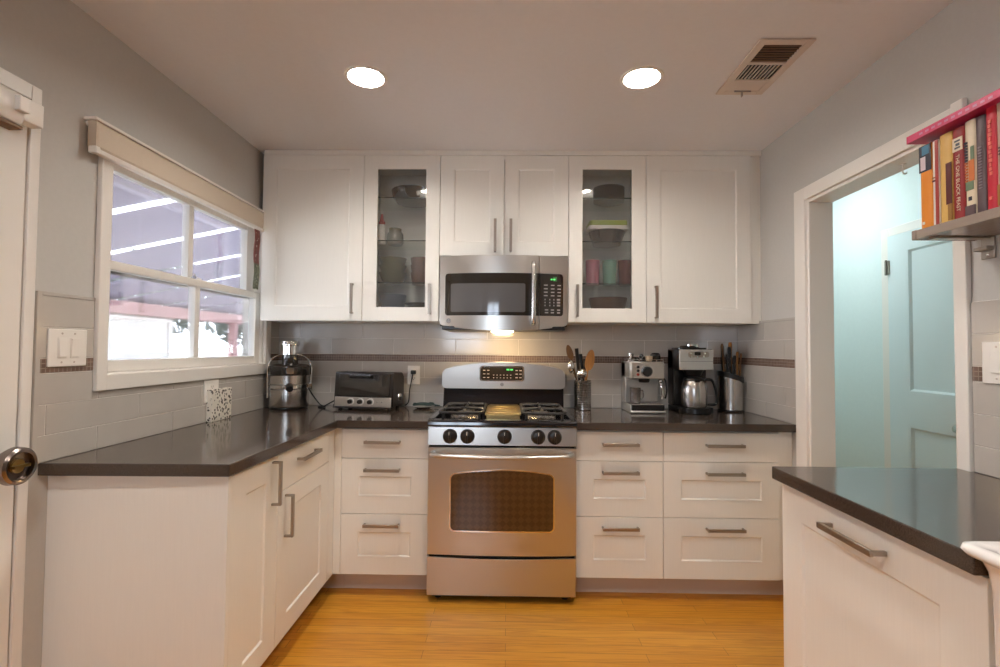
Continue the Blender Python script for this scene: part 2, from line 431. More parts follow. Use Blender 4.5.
# ------------------------------------------------------------------ setting
b = MB(); b.box(-1.62, WR+.11, REAR-.1, WB+.12, -.05, 0)
struct(b.build('floor', 'oak', smooth=False), 'golden oak strip floor of the kitchen', 'floor')
b = MB()   # ceiling with round holes left out: cans hang under the slab plane as thin recesses
b.box(-1.62, WR+.11, REAR-.1, WB+.12, ZC+.14, ZC+.2)
LIGHTS = [(-.625, 2.10), (.572, 2.107), (-.62, .55), (.57, .55)]
RL = .078
def slab_with_holes():
    """flat ceiling face with circular openings"""
    bm = bmesh.new()
    xs = [-1.62, 0, WR+.11]; 
    ys = [REAR-.1, 1.3, WB+.12]
    for i in range(2):
        for j in range(2):
            x0, x1, y0, y1 = xs[i], xs[i+1], ys[j], ys[j+1]
            c = [l for l in LIGHTS if x0 < l[0] < x1 and y0 < l[1] < y1][0]
            n = 32; ring = [bm.verts.new((c[0]+RL*math.cos(2*PI*k/n), c[1]+RL*math.sin(2*PI*k/n), ZC)) for k in range(n)]
            outer = []
            for k in range(n):
                a = 2*PI*k/n; dx, dy = math.cos(a), math.sin(a)
                tx = ((x1 if dx > 0 else x0)-c[0])/dx if abs(dx) > 1e-6 else 1e9
                ty = ((y1 if dy > 0 else y0)-c[1])/dy if abs(dy) > 1e-6 else 1e9
                t = min(tx, ty); outer.append(bm.verts.new((c[0]+dx*t, c[1]+dy*t, ZC)))
            for k in range(n):
                k2 = (k+1) % n
                bm.faces.new((ring[k], ring[k2], outer[k2], outer[k]))
            for cxx, cyy in ((x0, y0), (x1, y0), (x1, y1), (x0, y1)):   # fill corners
                cv = bm.verts.new((cxx, cyy, ZC))
                ang = math.atan2(cyy-c[1], cxx-c[0]) % (2*PI); k = int(ang/(2*PI)*n) % n
                bm.faces.new((outer[k], outer[(k+1) % n], cv))
    for f in bm.faces:
        if f.normal.z > 0: f.normal_flip()
    bm.normal_update()
    for f in bm.faces:
        if f.normal.z > 0: f.normal_flip()
    r = bmesh.ops.extrude_face_region(bm, geom=bm.faces[:])
    for g in r['geom']:
        if isinstance(g, bmesh.types.BMVert): g.co.z += .02
    bmesh.ops.recalc_face_normals(bm, faces=bm.faces)
    me = bpy.data.meshes.new('ceiling'); bm.to_mesh(me); bm.free(); me.materials.append(M['ceiling'])
    o = bpy.data.objects.new('ceiling', me); COL.objects.link(o)
    return o
ceil = struct(slab_with_holes(), 'flat white ceiling with recessed lights', 'ceiling')
b.build('roof_deck', 'ceiling', ceil, smooth=False)

def wall_box(name, ax, a, bb, u0, u1, holes, mats, label, z1=ZC+.02):
    """wall slab between a and bb along axis ax, spanning u0..u1, with rectangular holes (u0,u1,z0,z1)"""
    m = MB(); us = sorted({u0, u1, *[h[0] for h in holes], *[h[1] for h in holes]}); zs = sorted({0, z1, *[h[2] for h in holes], *[h[3] for h in holes]})
    for i in range(len(us)-1):
        for j in range(len(zs)-1):
            cu, cz = (us[i]+us[i+1])/2, (zs[j]+zs[j+1])/2
            if any(h[0] < cu < h[1] and h[2] < cz < h[3] for h in holes): continue
            if ax == 'x': m.box(a, bb, us[i], us[i+1], zs[j], zs[j+1])
            else: m.box(us[i], us[i+1], a, bb, zs[j], zs[j+1])
    o = m.build(name, mats, smooth=False)
    return struct(o, label, 'wall')
HW = (1.80, 3.0, 1.185, 2.03)          # kitchen window opening
HD = (.66, 1.490, 0, 2.06)              # left door opening
HO = (1.64, 2.45, 0, 2.045)            # doorway to the hall
wall_box('wall_left', 'x', WL-.12, WL, REAR, WB, [HW, HD], 'wall', 'grey painted wall with the window')
wall_box('wall_right', 'x', WR, WR+.11, REAR, WB+.12, [HO], 'wall', 'grey painted wall with the doorway')
wall_box('wall_back', 'y', WB, WB+.12, WL-.12, WR, [], 'wall', 'back wall behind the range and cabinets')
HR = (-1.2, -.35, 1.2, 2.1)
wall_box('wall_rear', 'y', REAR-.12, REAR, WL-.12, WR+.11, [HR], 'wall', 'rear wall behind the viewer with a wide window')

# hall beyond the doorway
HX, HY0, HY1 = 2.53, .3, 4.6
b = MB(); b.box(HX, HX+.1, HY0, HY1, 0, 2.6)
struct(b.build('wall_hall_far', 'aqua', smooth=False), 'pale aqua hall wall seen through the doorway', 'wall')
b = MB(); b.box(WR+.11, HX+.1, HY1, HY1+.1, 0, 2.6); b.box(WR+.11, HX+.1, HY0-.1, HY0, 0, 2.6)
b.box(WR+.105, WR+.112, WB+.12, HY1, 0, 2.6)
struct(b.build('wall_hall_ends', 'aqua', smooth=False), 'end walls of the pale aqua hall', 'wall')
b = MB()
for h in ((HY0, HO[0], 0, 2.5), (HO[1], WB+.12, 0, 2.5), (HO[0], HO[1], HO[3], 2.5)):
    b.box(WR+.1101, WR+.114, h[0], h[1], h[2], h[3])
struct(b.build('wall_hall_near', 'aqua', smooth=False), 'hall side of the kitchen wall', 'wall')
b = MB(); b.box(WR+.11, HX+.1, HY0-.1, HY1+.1, -.05, 0)
struct(b.build('floor_hall', 'oak', smooth=False), 'oak floor of the hall', 'floor')
b = MB(); b.box(WR+.11, HX+.1, HY0-.1, HY1+.1, 2.5, 2.6)
struct(b.build('ceiling_hall', 'ceiling', smooth=False), 'white ceiling of the hall', 'ceiling')

# doorway casing and jambs
t1 = struct(bpy.data.objects.new('trim_1', None), 'white casing around the doorway to the hall', 'trim'); COL.objects.link(t1)
b = MB()
b.box(WR-.018, WR, HO[1], HO[1]+.088, .0, HO[3]+.064); b.box(WR-.006, WR+.114, HO[1]-.016, HO[1], 0, HO[3])
b.build('side_casing', 'trim', t1, bevel=.003)
b = MB(); b.box(WR-.018, WR, HO[0]-.045, HO[0], .0, HO[3]+.076); b.box(WR-.006, WR+.114, HO[0], HO[0]+.016, 0, HO[3])
b.build('side_casing', 'trim', t1, bevel=.003)
b = MB(); b.box(WR-.018, WR, HO[0], HO[1], HO[3], HO[3]+.064); b.box(WR-.006, WR+.114, HO[0]+.016, HO[1]-.016, HO[3]-.016, HO[3])
b.build('head_casing', 'trim', t1, bevel=.003)

# hall door with two panels
d2 = struct(bpy.data.objects.new('door_2', None), 'white two panel closet door in the hall', 'door'); COL.objects.link(d2)
Wd = .64
def panel_door(mb, w, z0, z1, st, panels, th=.03):
    zs = [z0]+[q for p in panels for q in p]+[z1]
    mb.box(0, st, 0, th, z0, z1); mb.box(w-st, w, 0, th, z0, z1)
    for i in range(0, len(zs), 2): mb.box(st, w-st, 0, th, zs[i], zs[i+1])
    for q0, q1 in panels:
        mb.shaker(st, w-st, q0, q1, .012, th-.001, .014, .001, bev=.012)
b = MB(); b.T = FACE(-PI/2, (HX-.03, 3.267, 0)); panel_door(b, Wd, .012, 2.05, .15, [(.22, .838), (1.04, 1.946)])
M['halldoor'] = mat('pale aqua white door paint', S(222, 233, 235), .4)
b.build('door_slab', 'halldoor', d2)
b = MB(); b.box(HX-.022, HX, 3.267, 3.335, 0, 2.107); b.box(HX-.022, HX, 2.56, 2.627, 0, 2.107); b.box(HX-.022, HX, 2.627, 3.267, 2.052, 2.107)
b.build('door_frame', 'trim', d2, bevel=.003)
for z in (1.846, .35):
    b = MB(); b.box(HX-.04, HX-.022, 3.25, 3.285, z-.045, z+.045); b.cyl((HX-.042, 3.268, z-.05), (HX-.042, 3.268, z+.05), .007, 10)
    b.build('hinge', 'handle', d2)
b = MB(); b.lathe([(.0, -.06), (.02, -.058), (.028, -.045), (.02, -.03), (.011, -.024), (.011, -.006), (.028, -.004), (.028, 0), (0, 0)], (HX-.031, 2.735, .875), 20, ax='x')
b.build('door_knob', 'chrome', d2)
# hall ceiling lamp (out of sight, lights the hall)
hl = thing('hall_ceiling_lamp', 'round flush lamp on the hall ceiling', 'lamp', (1.95, 3.55, 2.5))
b = MB(); b.lathe([(0, -.07), (.09, -.062), (.13, -.035), (.14, 0), (0, 0)], n=24); b.build('shade', 'halllamp', hl)
# hook under the doorway head
hk = thing('wall_hook', 'small white hook under the doorway head', 'hook', (1.54, 1.93, HO[3]-.016))
b = MB(); b.lathe([(0, -.004), (.012, -.004), (.012, 0), (0, 0)], n=14); b.build('base_plate', 'white_plastic', hk)
b = MB(); b.tube([(0, 0, 0), (0, 0, -.03)]+arc((.008, 0, -.03), .008, PI, 2*PI, 8), .0025, 8); b.build('hook_wire', 'white_plastic', hk)

# door_1 on the left with its casing, knob
d1 = struct(bpy.data.objects.new('door_1', None), 'white door with a dark round knob beside the counter', 'door'); COL.objects.link(d1)
b = MB(); b.box(WL-.05, WL+.004, HD[0]+.001, HD[1]-.0015, .01, HD[3]-.002); b.build('door_slab', 'trim', d1, bevel=.003)
b = MB(); b.box(WL, WL+.012, HD[1], HD[1]+.034, 0, HD[3]+.048); b.box(WL, WL+.012, HD[0]-.045, HD[0], 0, HD[3]+.048); b.box(WL, WL+.012, HD[0], HD[1], HD[3], HD[3]+.048)
b.build('door_frame', 'trim', d1, bevel=.003)
M['bronze'] = mat('aged pewter knob', (.24, .20, .18), .25, 1.)
M['gold'] = mat('brass key plate', (.42, .30, .12), .3, 1.)
kx, ky, kz = WL+.004, 1.415, .945
b = MB(); b.lathe([(0, .0), (.034, .0), (.034, .008), (.016, .014), (.015, .03), (.022, .038), (.046, .05), (.055, .068), (.053, .088), (.046, .094), (.040, .092), (.037, .078), (0, .075)], (kx, ky, kz), 36, ax='x')
kn = b.build('door_knob', 'bronze', d1)
b = MB(); b.lathe([(0, .075), (.020, .075), (.020, .083), (0, .085)], (kx, ky, kz), 20, ax='x'); b.box(kx+.084, kx+.096, ky-.024, ky+.024, kz-.004, kz+.004)
b.build('thumb_turn', 'gold', kn)

# left kitchen window: frame, two sashes each with a muntin
w1 = struct(bpy.data.objects.new('window_1', None), 'white double hung window above the left counter', 'window'); COL.objects.link(w1)
b = MB(); y0, y1, z0, z1 = HW
b.box(WL, WL+.02, y0-.045, y0+.004, 1.13, z1+.04); b.box(WL, WL+.02, y1-.004, y1+.06, 1.13, z1+.04)
b.box(WL, WL+.02, y0, y1, z1-.004, z1+.04); b.box(WL, WL+.02, y0, y1, 1.13, z0+.004)
b.box(WL-.12, WL, y0, y0+.012, z0, z1); b.box(WL-.12, WL, y1-.012, y1, z0, z1); b.box(WL-.12, WL, y0, y1, z1-.012, z1)
b.build('window_frame', 'trim', w1, bevel=.003)
b = MB(); b.prism([(WL-.12, z0), (WL+.018, z0), (WL+.018, z0+.006), (WL-.12, z0+.016)], 'y', y0+.012, y1-.012); b.build('window_sill', 'trim', w1, bevel=.002)
def sash(xc, za, zb, sl, sr, rt_, rb, name):
    b = MB(); xa, xb = xc-.017, xc+.017; ya, yb = y0+.012, y1-.012
    b.box(xa, xb, ya, ya+sl, za, zb); b.box(xa, xb, yb-sr, yb, za, zb)
    b.box(xa, xb, ya+sl, yb-sr, zb-rt_, zb); b.box(xa, xb, ya+sl, yb-sr, za, za+rb)
    b.box(xa+.004, xb-.004, 2.388-.018, 2.388+.018, za+rb, zb-rt_)
    o = b.build(name, 'trim', w1, bevel=.003)
    g = MB(); g.box(xc-.002, xc+.002, ya+sl, yb-sr, za+rb, zb-rt_); g.build('pane', 'pane', o)
    return o
lo = sash(-1.535, z0+.012, 1.622, .036, .055, .034, .042, 'lower_sash')
up_ = sash(-1.575, 1.585, z1-.012, .036, .09, .03, .035, 'upper_sash')
b = MB(); b.box(-1.55, -1.52, 2.37, 2.41, 1.622, 1.632); b.tube([(-1.535, 2.39, 1.632), (-1.53, 2.375, 1.642), (-1.52, 2.35, 1.644)], .004, 8)
b.build('sash_lock', 'chrome', lo)

# rear window behind the viewer
w2 = struct(bpy.data.objects.new('window_2', None), 'wide window in the rear wall behind the viewer', 'window'); COL.objects.link(w2)
b = MB(); x0, x1, z0, z1 = HR; Y = REAR-.06
for (p, q, r, s) in ((x0, x0+.05, z0, z1), (x1-.05, x1, z0, z1), (x0+.05, x1-.05, z0, z0+.05), (x0+.05, x1-.05, z1-.05, z1), (-.795, -.755, z0+.05, z1-.05)):
    b.box(p, q, Y-.03, Y+.03, r, s)
b.build('window_frame', 'trim', w2)
b = MB(); b.box(x0+.05, x1-.05, Y-.002, Y+.002, z0+.05, z1-.05); b.build('pane', 'tinted', w2)
b = MB(); b.box(x0-.06, x0, REAR, REAR+.02, z0-.06, z1+.06); b.box(x1, x1+.06, REAR, REAR+.02, z0-.06, z1+.06)
b.box(x0, x1, REAR, REAR+.02, z1, z1+.06); b.box(x0, x1, REAR, REAR+.02, z0-.06, z0)
b.build('casing', 'trim', w2, bevel=.003)

# ------------------------------------------------------------------ tiled backsplash
ROWS = [(CT+.001, 1.0025, 0), (1.0045, 1.1015, 1), (1.1035, 1.2035, 0), (1.2535, 1.3535, 1), (1.3555, 1.4555, 0)]
def backsplash(name, ax, sgn, plane, u0, u1, off, label, holes=(), ends=(False, False), top=1.456):
    """tiles proud of a grout bed; plane is the wall face, sgn the direction into the room"""
    m = MB(); L = .406; g = .0012
    def bx(ua, ub, a, c, za, zb, mi):
        lo_, hi_ = sorted((plane+sgn*a, plane+sgn*c))
        if ax == 'x': m.box(lo_, hi_, ua, ub, za, zb, mi)
        else: m.box(ua, ub, lo_, hi_, za, zb, mi)
    def emit(ua, ub, za, zb, a, c, mi):
        segs = [(ua, ub, za, zb)]
        for h in holes:
            out = []
            for (p, q, r, s) in segs:
                if h[1] <= p or h[0] >= q or h[3] <= r or h[2] >= s: out.append((p, q, r, s)); continue
                if h[0] > p: out.append((p, h[0], r, s))
                if h[1] < q: out.append((h[1], q, r, s))
                a_, b_ = max(p, h[0]), min(q, h[1])
                if h[2] > r: out.append((a_, b_, r, h[2]))
                if h[3] < s: out.append((a_, b_, h[3], s))
            segs = out
        for p, q, r, s in segs:
            if q-p > .004 and s-r > .004: bx(p, q, a, c, r, s, mi)
    emit(u0, u1, CT, top, 0, .006, 1)
    for za, zb, k in ROWS:
        u = off+k*L/2
        while u > u0: u -= L
        while u < u1:
            p, q = max(u+g, u0), min(u+L-g, u1)
            if q-p > .01: emit(p, q, za, zb, .002, .008, 0)
            u += L
    emit(u0, u1, 1.2055, 1.2515, .002, .0085, 2)
    for on, ua, ub in ((ends[0], u0-.016, u0), (ends[1], u1, u1+.016)):
        if on:
            bx(ua, ub, 0, .010, CT, top+.012, 0)
    if ends[0] or ends[1]: emit(u0, u1, top, top+.012, 0, .010, 0)
    o = m.build(name, ['tile', 'grout', 'mosaic_'+('y' if ax == 'x' else 'x')], smooth=False, bevel=.0012, seg=1)
    return struct(o, label, 'backsplash')
backsplash('trim_2', 'x', 1, WL, 1.550, WB-.009, 1.78, 'grey tile backsplash under the window', holes=[(HW[0]-.046, HW[1]+.061, 1.129, 1.6)], ends=(True, False))
backsplash('trim_3', 'y', -1, WB, WL+.0, WR, -1.35, 'grey tile backsplash with a mosaic band behind the range', top=1.4565)
backsplash('trim_4', 'x', -1, WR, HO[1]+.106, WB-.009, 2.855, 'grey tile backsplash beside the doorway and knives', ends=(True, False))
backsplash('trim_5', 'x', -1, WR, .3, HO[0]-.048, 1.2, 'grey tile backsplash over the peninsula counter', ends=(False, False), top=1.4565)

# ------------------------------------------------------------------ cabinet helpers
def bar_handle(parent, p0, p1, out, world=True, r=.006, name='handle'):
    """square bar pull between p0 and p1 lying 'out' metres off the face along vector out"""
    p0, p1, out = Vector(p0), Vector(p1), Vector(out)
    d = (p1-p0).normalized(); b = MB()
    side = d.cross(out.normalized())
    def slab(a, c, w, t):     # box beam a->c, w along side, t along third
        ax = (c-a).normalized(); tt = side if abs(ax.dot(side)) < .5 else d
        u = side*w*.5; v = ax.cross(side).normalized()*t*.5
        vs = [a-u-v, a+u-v, a+u+v, a-u+v, c-u-v, c+u-v, c+u+v, c-u+v]
        b._add([tuple(q) for q in vs], [(0, 3, 2, 1), (4, 5, 6, 7), (0, 1, 5, 4), (1, 2, 6, 5), (2, 3, 7, 6), (3, 0, 4, 7)], 0)
    slab(p0+out-d*.004, p1+out+d*.004, .016, .010)
    slab(p0, p0+out*.98, .012, .009); slab(p1, p1+out*.98, .012, .009)
    o = b.build(name, 'handle', bevel=.0015)
    o.parent = parent
    return o
def carcass(mb, x0, x1, y0, y1, z0, z1, t=.018):
    mb.box(x0, x0+t, y0, y1, z0, z1); mb.box(x1-t, x1, y0, y1, z0, z1)
    mb.box(x0+t, x1-t, y0, y1, z0, z0+t); mb.box(x0+t, x1-t, y0, y1, z1-t, z1); mb.box(x0+t, x1-t, y1-.008, y1, z0+t, z1-t)
G = .0016
def part(mb, name, m, root, bevel=.0012):
    return mb.build(name, m, root, world=True, bevel=bevel)

# ------------------------------------------------------------------ wall cabinets
UZ0, UZ1 = 1.4517, 2.4418
YB = WB-.0005
def wall_cab(name, label, x0, x1, doors, z0=UZ0, shelves=()):
    root = thing(name, label, 'cabinet', ((x0+x1)/2, WB, z0), group='white wall cabinets')
    b = MB(); carcass(b, x0+.0005, x1-.0005, UF+.0215, YB, z0, UZ1); part(b, 'body', 'cab_in', root)
    for i, (xa, xb, hx, ha, hb, glass) in enumerate(doors):
        b = MB(); b.shaker(xa+G, xb-G, z0+G, UZ1-G, .082, y=UF, hole=glass)
        dr = part(b, 'door', 'cab', root)
        bar_handle(dr, (hx, UF, ha), (hx, UF, hb), (0, -.03, 0))
        if glass:
            b = MB(); b.box(xa+.078, xb-.078, UF+.008, UF+.0115, z0+.078, UZ1-.078); b.build('pane', 'cabglass', dr)
    for z in shelves:
        b = MB(); b.box(x0+.02, x1-.02, UF+.03, WB-.012, z-.004, z+.004); q = b.build('shelf', 'shelfglass', root, world=True)
        b = MB(); b.box(x0+.02, x1-.02, UF+.028, UF+.0298, z-.003, z+.003); b.build('shelf_edge', 'edgeglass', q)
    return root
SH = (1.683, 1.936, 2.196)
wall_cab('wall_cabinet', 'wide solid door wall cabinet beside the window', -1.4676, -.8623, [(-1.4676, -.8623, -.918, 1.498, 1.668, False)])
wall_cab('wall_cabinet', 'glass door wall cabinet between the window side cabinet and the microwave', -.8623, -.4066, [(-.8623, -.4066, -.461, 1.498, 1.668, True)], shelves=SH)
wall_cab('wall_cabinet', 'short two door wall cabinet above the microwave', -.4066, .3539, [(-.4066, -.0255, -.078, 1.868, 2.052, False), (-.0255, .3539, .014, 1.868, 2.052, False)], z0=1.841)
wall_cab('wall_cabinet', 'glass door wall cabinet above the espresso machine, holding coloured tumblers', .3539, .8105, [(.3539, .8105, .405, 1.488, 1.668, True)], shelves=SH)
wall_cab('wall_cabinet', 'wide solid door wall cabinet above the coffee maker and knives', .8105, 1.4233, [(.8105, 1.4233, .864, 1.483, 1.663, False)])
b = MB(); b.box(1.4235, WR, UF+.018, UF+.036, UZ0, UZ1-.002); b.build('x', 'cab').name = 'cabinet_filler'
fl = bpy.data.objects['cabinet_filler']; lift(fl, (1.454, UF+.027, UZ0)); tag(fl, 'narrow upright filler strip between wall cabinet and right wall', 'filler')
b = MB(); b.box(-1.4626, WR, UF-.002, UF+.3, UZ1+.0005, ZC-.001)
o = b.build('cornice', 'cab', bevel=.0012); lift(o, (0, UF, UZ1)); struct(o, 'white cornice strip between wall cabinets and ceiling', 'trim'); o.name = 'trim_6'

# ------------------------------------------------------------------ base cabinets
def drawer_front(root, fx, u0, u1, z0, z1, flat, hu, hz, hw, T, rail=.09):
    b = MB(); b.T = T
    if flat: b.box(u0+G, u1-G, 0, .019, z0+G, z1-G)
    else: b.shaker(u0+G, u1-G, z0+G, z1-G, rail, rz=.092)
    d = part(b, 'drawer', 'cab', root)
    n = T.to_3x3() @ Vector((0, -1, 0))
    bar_handle(d, T @ Vector((hu-hw/2, 0, hz)), T @ Vector((hu+hw/2, 0, hz)), n*.032)
    return d
def base_body(root, T, u0, u1, depth, z0=.112, z1=.876, kick=True, kick_to=None):
    b = MB(); b.T = T; carcass(b, u0+.0005, u1-.0005, .0215, depth, z0, z1); part(b, 'body', 'cab_in', root)
    if kick:
        b = MB(); b.T = T; b.box(u0, kick_to or u1, .085, .1, 0, z0-.002); part(b, 'toe_kick', 'kick', root)
ZD = [(.714, .868), (.426, .714), (.112, .426)]
HZ = (.803, .658, .373)
TB = Matrix.Translation((0, BF, 0))
for x0, x1, hu, hw, lab in ((-.868, -.408, -.650, .178, 'three drawer base cabinet beside the range, under the toaster oven'),
                        (.360, .8137, .590, .18, 'three drawer base cabinet beside the range, under the espresso machine'),
                        (.8137, 1.413, 1.128, .185, 'wide three drawer base cabinet under the coffee maker')):
    r = thing('drawer_cabinet', lab, 'cabinet', ((x0+x1)/2, WB, 0), group='base drawer cabinets')
    base_body(r, TB, x0, x1, WB-BF-.02, kick_to=WR-.0005 if x1 > 1.4 else None)
    for k in range(3): drawer_front(r, BF, x0, x1, ZD[k][0], ZD[k][1], k == 0, hu, HZ[k], hw, TB)
o = MB().box(1.4135, WR-.0005, BF+.012, BF+.03, .112, .876).build('cabinet_filler', 'cab', bevel=.001); lift(o, (1.45, BF+.02, 0))
tag(o, 'narrow filler strip between wide drawer cabinet and doorway wall', 'filler')
o = MB().box(LF-.001, -.8685, BF+.001, BF+.02, .112, .876).build('cabinet_filler', 'cab', bevel=.001); lift(o, (-.89, BF, .112))
tag(o, 'narrow corner filler strip where the two left cabinet runs meet', 'filler')
o = MB().box(-.995, -.869, BF+.085, BF+.1, 0, .11).build('toe_kick_corner', 'kick'); lift(o, (-.93, BF+.09, 0)); struct(o, 'grey toe kick in the inner cabinet corner', 'trim'); o.name = 'trim_7'
# left run, faces +x
TL = FACE(PI/2, (LF, 0, 0))
r = thing('pullout_cabinet', 'narrow one door pull out cabinet at the counter end', 'cabinet', (-1.2, 1.78, 0), group='left run base cabinets')
base_body(r, TL, 1.622, 1.953, .575)
b = MB(); b.T = TL; b.shaker(1.620+G, 1.953-G, .112+G, .868, .095, rz=.085); d = part(b, 'door', 'cab', r)
bar_handle(d, (LF, 1.905, .849), (LF, 1.905, .688), (.032, 0, 0))
r = thing('door_cabinet', 'base cabinet with one drawer over a door under the juicer side counter', 'cabinet', (-1.2, 2.25, 0), group='left run base cabinets')
base_body(r, TL, 1.953, 2.51, .575)
b = MB(); b.T = TL; b.shaker(1.953+G, 2.51-G, .112+G, .714-G, .098, rz=.085); d = part(b, 'door', 'cab', r)
bar_handle(d, (LF, 2.02, .689), (LF, 2.02, .525), (.032, 0, 0))
drawer_front(r, LF, 1.953, 2.51, .714, .868, True, 2.225, .812, .19, TL)
o = MB().box(LF-.019, LF, 2.5115, BF-.001, .112, .876).build('cabinet_filler', 'cab', bevel=.001); lift(o, (LF, 2.55, .112))
tag(o, 'plain upright filler beside the drawer and door cabinet', 'filler')
o = MB().box(WL+.0005, LF+.001, 1.60, 1.6195, 0, .876).build('cover_panel', 'cab', bevel=.001); lift(o, (-1.2, 1.61, 0))
tag(o, 'plain white end panel closing the counter end near the door', 'panel')

# peninsula, faces -x
PF = .90
TP = FACE(-PI/2, (PF, 0, 0))
r = thing('panel_cabinet', 'white panelled base cabinet with long bar handle beside the sink', 'cabinet', (1.2, 1.34, 0))
base_body(r, TP, -1.637, -.9465, .57)
b = MB(); b.T = TP; b.shaker(-1.637+.001, -.9465-G, .112, .874, .104, rz=.102, dep=.006); d = part(b, 'door', 'cab', r)
bar_handle(d, (PF, 1.390, .816), (PF, 1.196, .818), (-.036, 0, 0))
r = thing('sink_cabinet', 'white sink base cabinet under the apron sink', 'cabinet', (1.2, .6, 0))
base_body(r, TP, -.9455, -.10, .57, z1=.66)
for u0, u1, hu in ((-.9455, -.523, -.57), (-.522, -.10, -.475)):
    b = MB(); b.T = TP; b.shaker(u0+G, u1-G, .112, .64, .09); d = part(b, 'door', 'cab', r)
    bar_handle(d, TP @ Vector((hu, 0, .44)), TP @ Vector((hu, 0, .6)), (-.03, 0, 0))

# countertops
ZU = .878
def slab(name, poly, label, hole=None):
    b = MB(); b.prism(poly, 'z', ZU, CT); o = b.build(name, 'quartz', bevel=.003, smooth=False)
    c = poly[0]; lift(o, (c[0], c[1], ZU)); tag(o, label, 'countertop'); return o
slab('countertop', [(WL+.001, 1.562), (-.888, 1.576), (-.874, 2.545), (-.4085, 2.549), (-.4085, WB-.001), (WL+.001, WB-.001)], 'dark brown L-shaped countertop under the window and toaster oven')
slab('countertop', [(.3605, 2.553), (WR-.001, 2.556), (WR-.001, WB-.001), (.3605, WB-.001)], 'dark brown countertop carrying the utensil crock, coffee machines and knives')
slab('countertop', [(.868, 1.64), (.876, .9475), (1.372, .9475), (1.372, .1), (WR-.001, .1), (WR-.001, 1.64)], 'dark brown countertop of the peninsula by the sink')

# apron sink
r = thing('apron_sink', 'white porcelain apron sink at the end of the peninsula counter', 'sink', (1.11, .6, .68))
b = MB()
def rr3(x0, x1, y0, y1, rad, z): return [(p[0], p[1], z) for p in rrect(x0, x1, y0, y1, rad, 6)]
loops = [rr3(.886, 1.36, .215, .938, .03, .67), rr3(.884, 1.362, .213, .940, .03, .86), rr3(.880, 1.366, .209, .944, .03, .895), rr3(.872, 1.370, .203, .9465, .03, .912),
         rr3(.868, 1.3715, .197, .947, .030, .9185), rr3(.860, 1.3712, .190, .966, .030, .9190), rr3(.856, 1.3715, .186, .972, .030, .926), rr3(.859, 1.369, .189, .969, .028, .935), rr3(.868, 1.360, .198, .960, .026, .938),
         rr3(.890, 1.342, .224, .936, .03, .933), rr3(.898, 1.334, .232, .928, .04, .90), rr3(.906, 1.326, .24, .92, .05, .72), rr3(1.0, 1.22, .36, .8, .05, .705)]
n = len(loops[0]); vs = [p for l in loops for p in l]; fs = [tuple(range(n-1, -1, -1)), tuple((len(loops)-1)*n+i for i in range(n))]
for k in range(len(loops)-1):
    for i in range(n):
        j = (i+1) % n; fs.append((k*n+i, k*n+j, (k+1)*n+j, (k+1)*n+i))
b._add(vs, fs, 0); b.build('basin', 'porcelain', r, world=True, ang=60)
b = MB(); b.lathe([(0, .7065), (.042, .7065), (.045, .709), (.045, .7055)], (1.11, .58, 0), 24); b.build('drain', 'chrome', r, world=True)

# ------------------------------------------------------------------ gas range
RX0, RX1, RY = -.4045, .3565, 2.53
RC = (RX0+RX1)/2
rg = thing('gas_range', 'stainless steel gas range with five knobs and an arched oven window', 'range', (RC, RY, 0))
def rp(mb, name, m, par=None, bevel=0., **k):
    if par is None or par is rg: return mb.build(name, m, rg, world=True, bevel=bevel, **k)
    return mb.build(name, m, par, bevel=bevel, **k)
b = MB(); b.box(RX0, RX1, RY+.035, WB-.012, .04, .90); b.box(RX0+.02, RX1-.02, RY+.06, WB-.03, .008, .04); rp(b, 'body', 'black', bevel=.002)
for x in (RX0+.05, RX1-.05):
    for y in (RY+.08, WB-.08):
        b = MB(); b.cyl((x, y, 0), (x, y, .03), .018, 14); rp(b, 'foot', 'rubber')
# control strip
b = MB(); b.prism([(RY-.004, .800), (RY+.035, .800), (RY+.035, .893), (RY+.006, .893)], 'x', RX0, RX1)
cs = rp(b, 'control_strip', 'steel', bevel=.002)
for x in (-.291, -.202, -.012, .159, .243):
    b = MB(); b.lathe([(0, -.034), (.020, -.034), (.029, -.031), (.034, -.024), (.0355, -.012), (.0355, -.004), (.037, 0), (0, 0)], (x, RY-.0005, .846), 36, ax='y')
    k = b.build('knob', 'dark', cs)
    b = MB(); b.box(x-.005, x+.005, RY-.045, RY-.030, .816, .876); b.build('grip', 'dark', k, bevel=.003)
    b = MB(); b.box(x-.0012, x+.0012, RY-.0458, RY-.045, .858, .874); b.build('pointer', 'white_plastic', k)
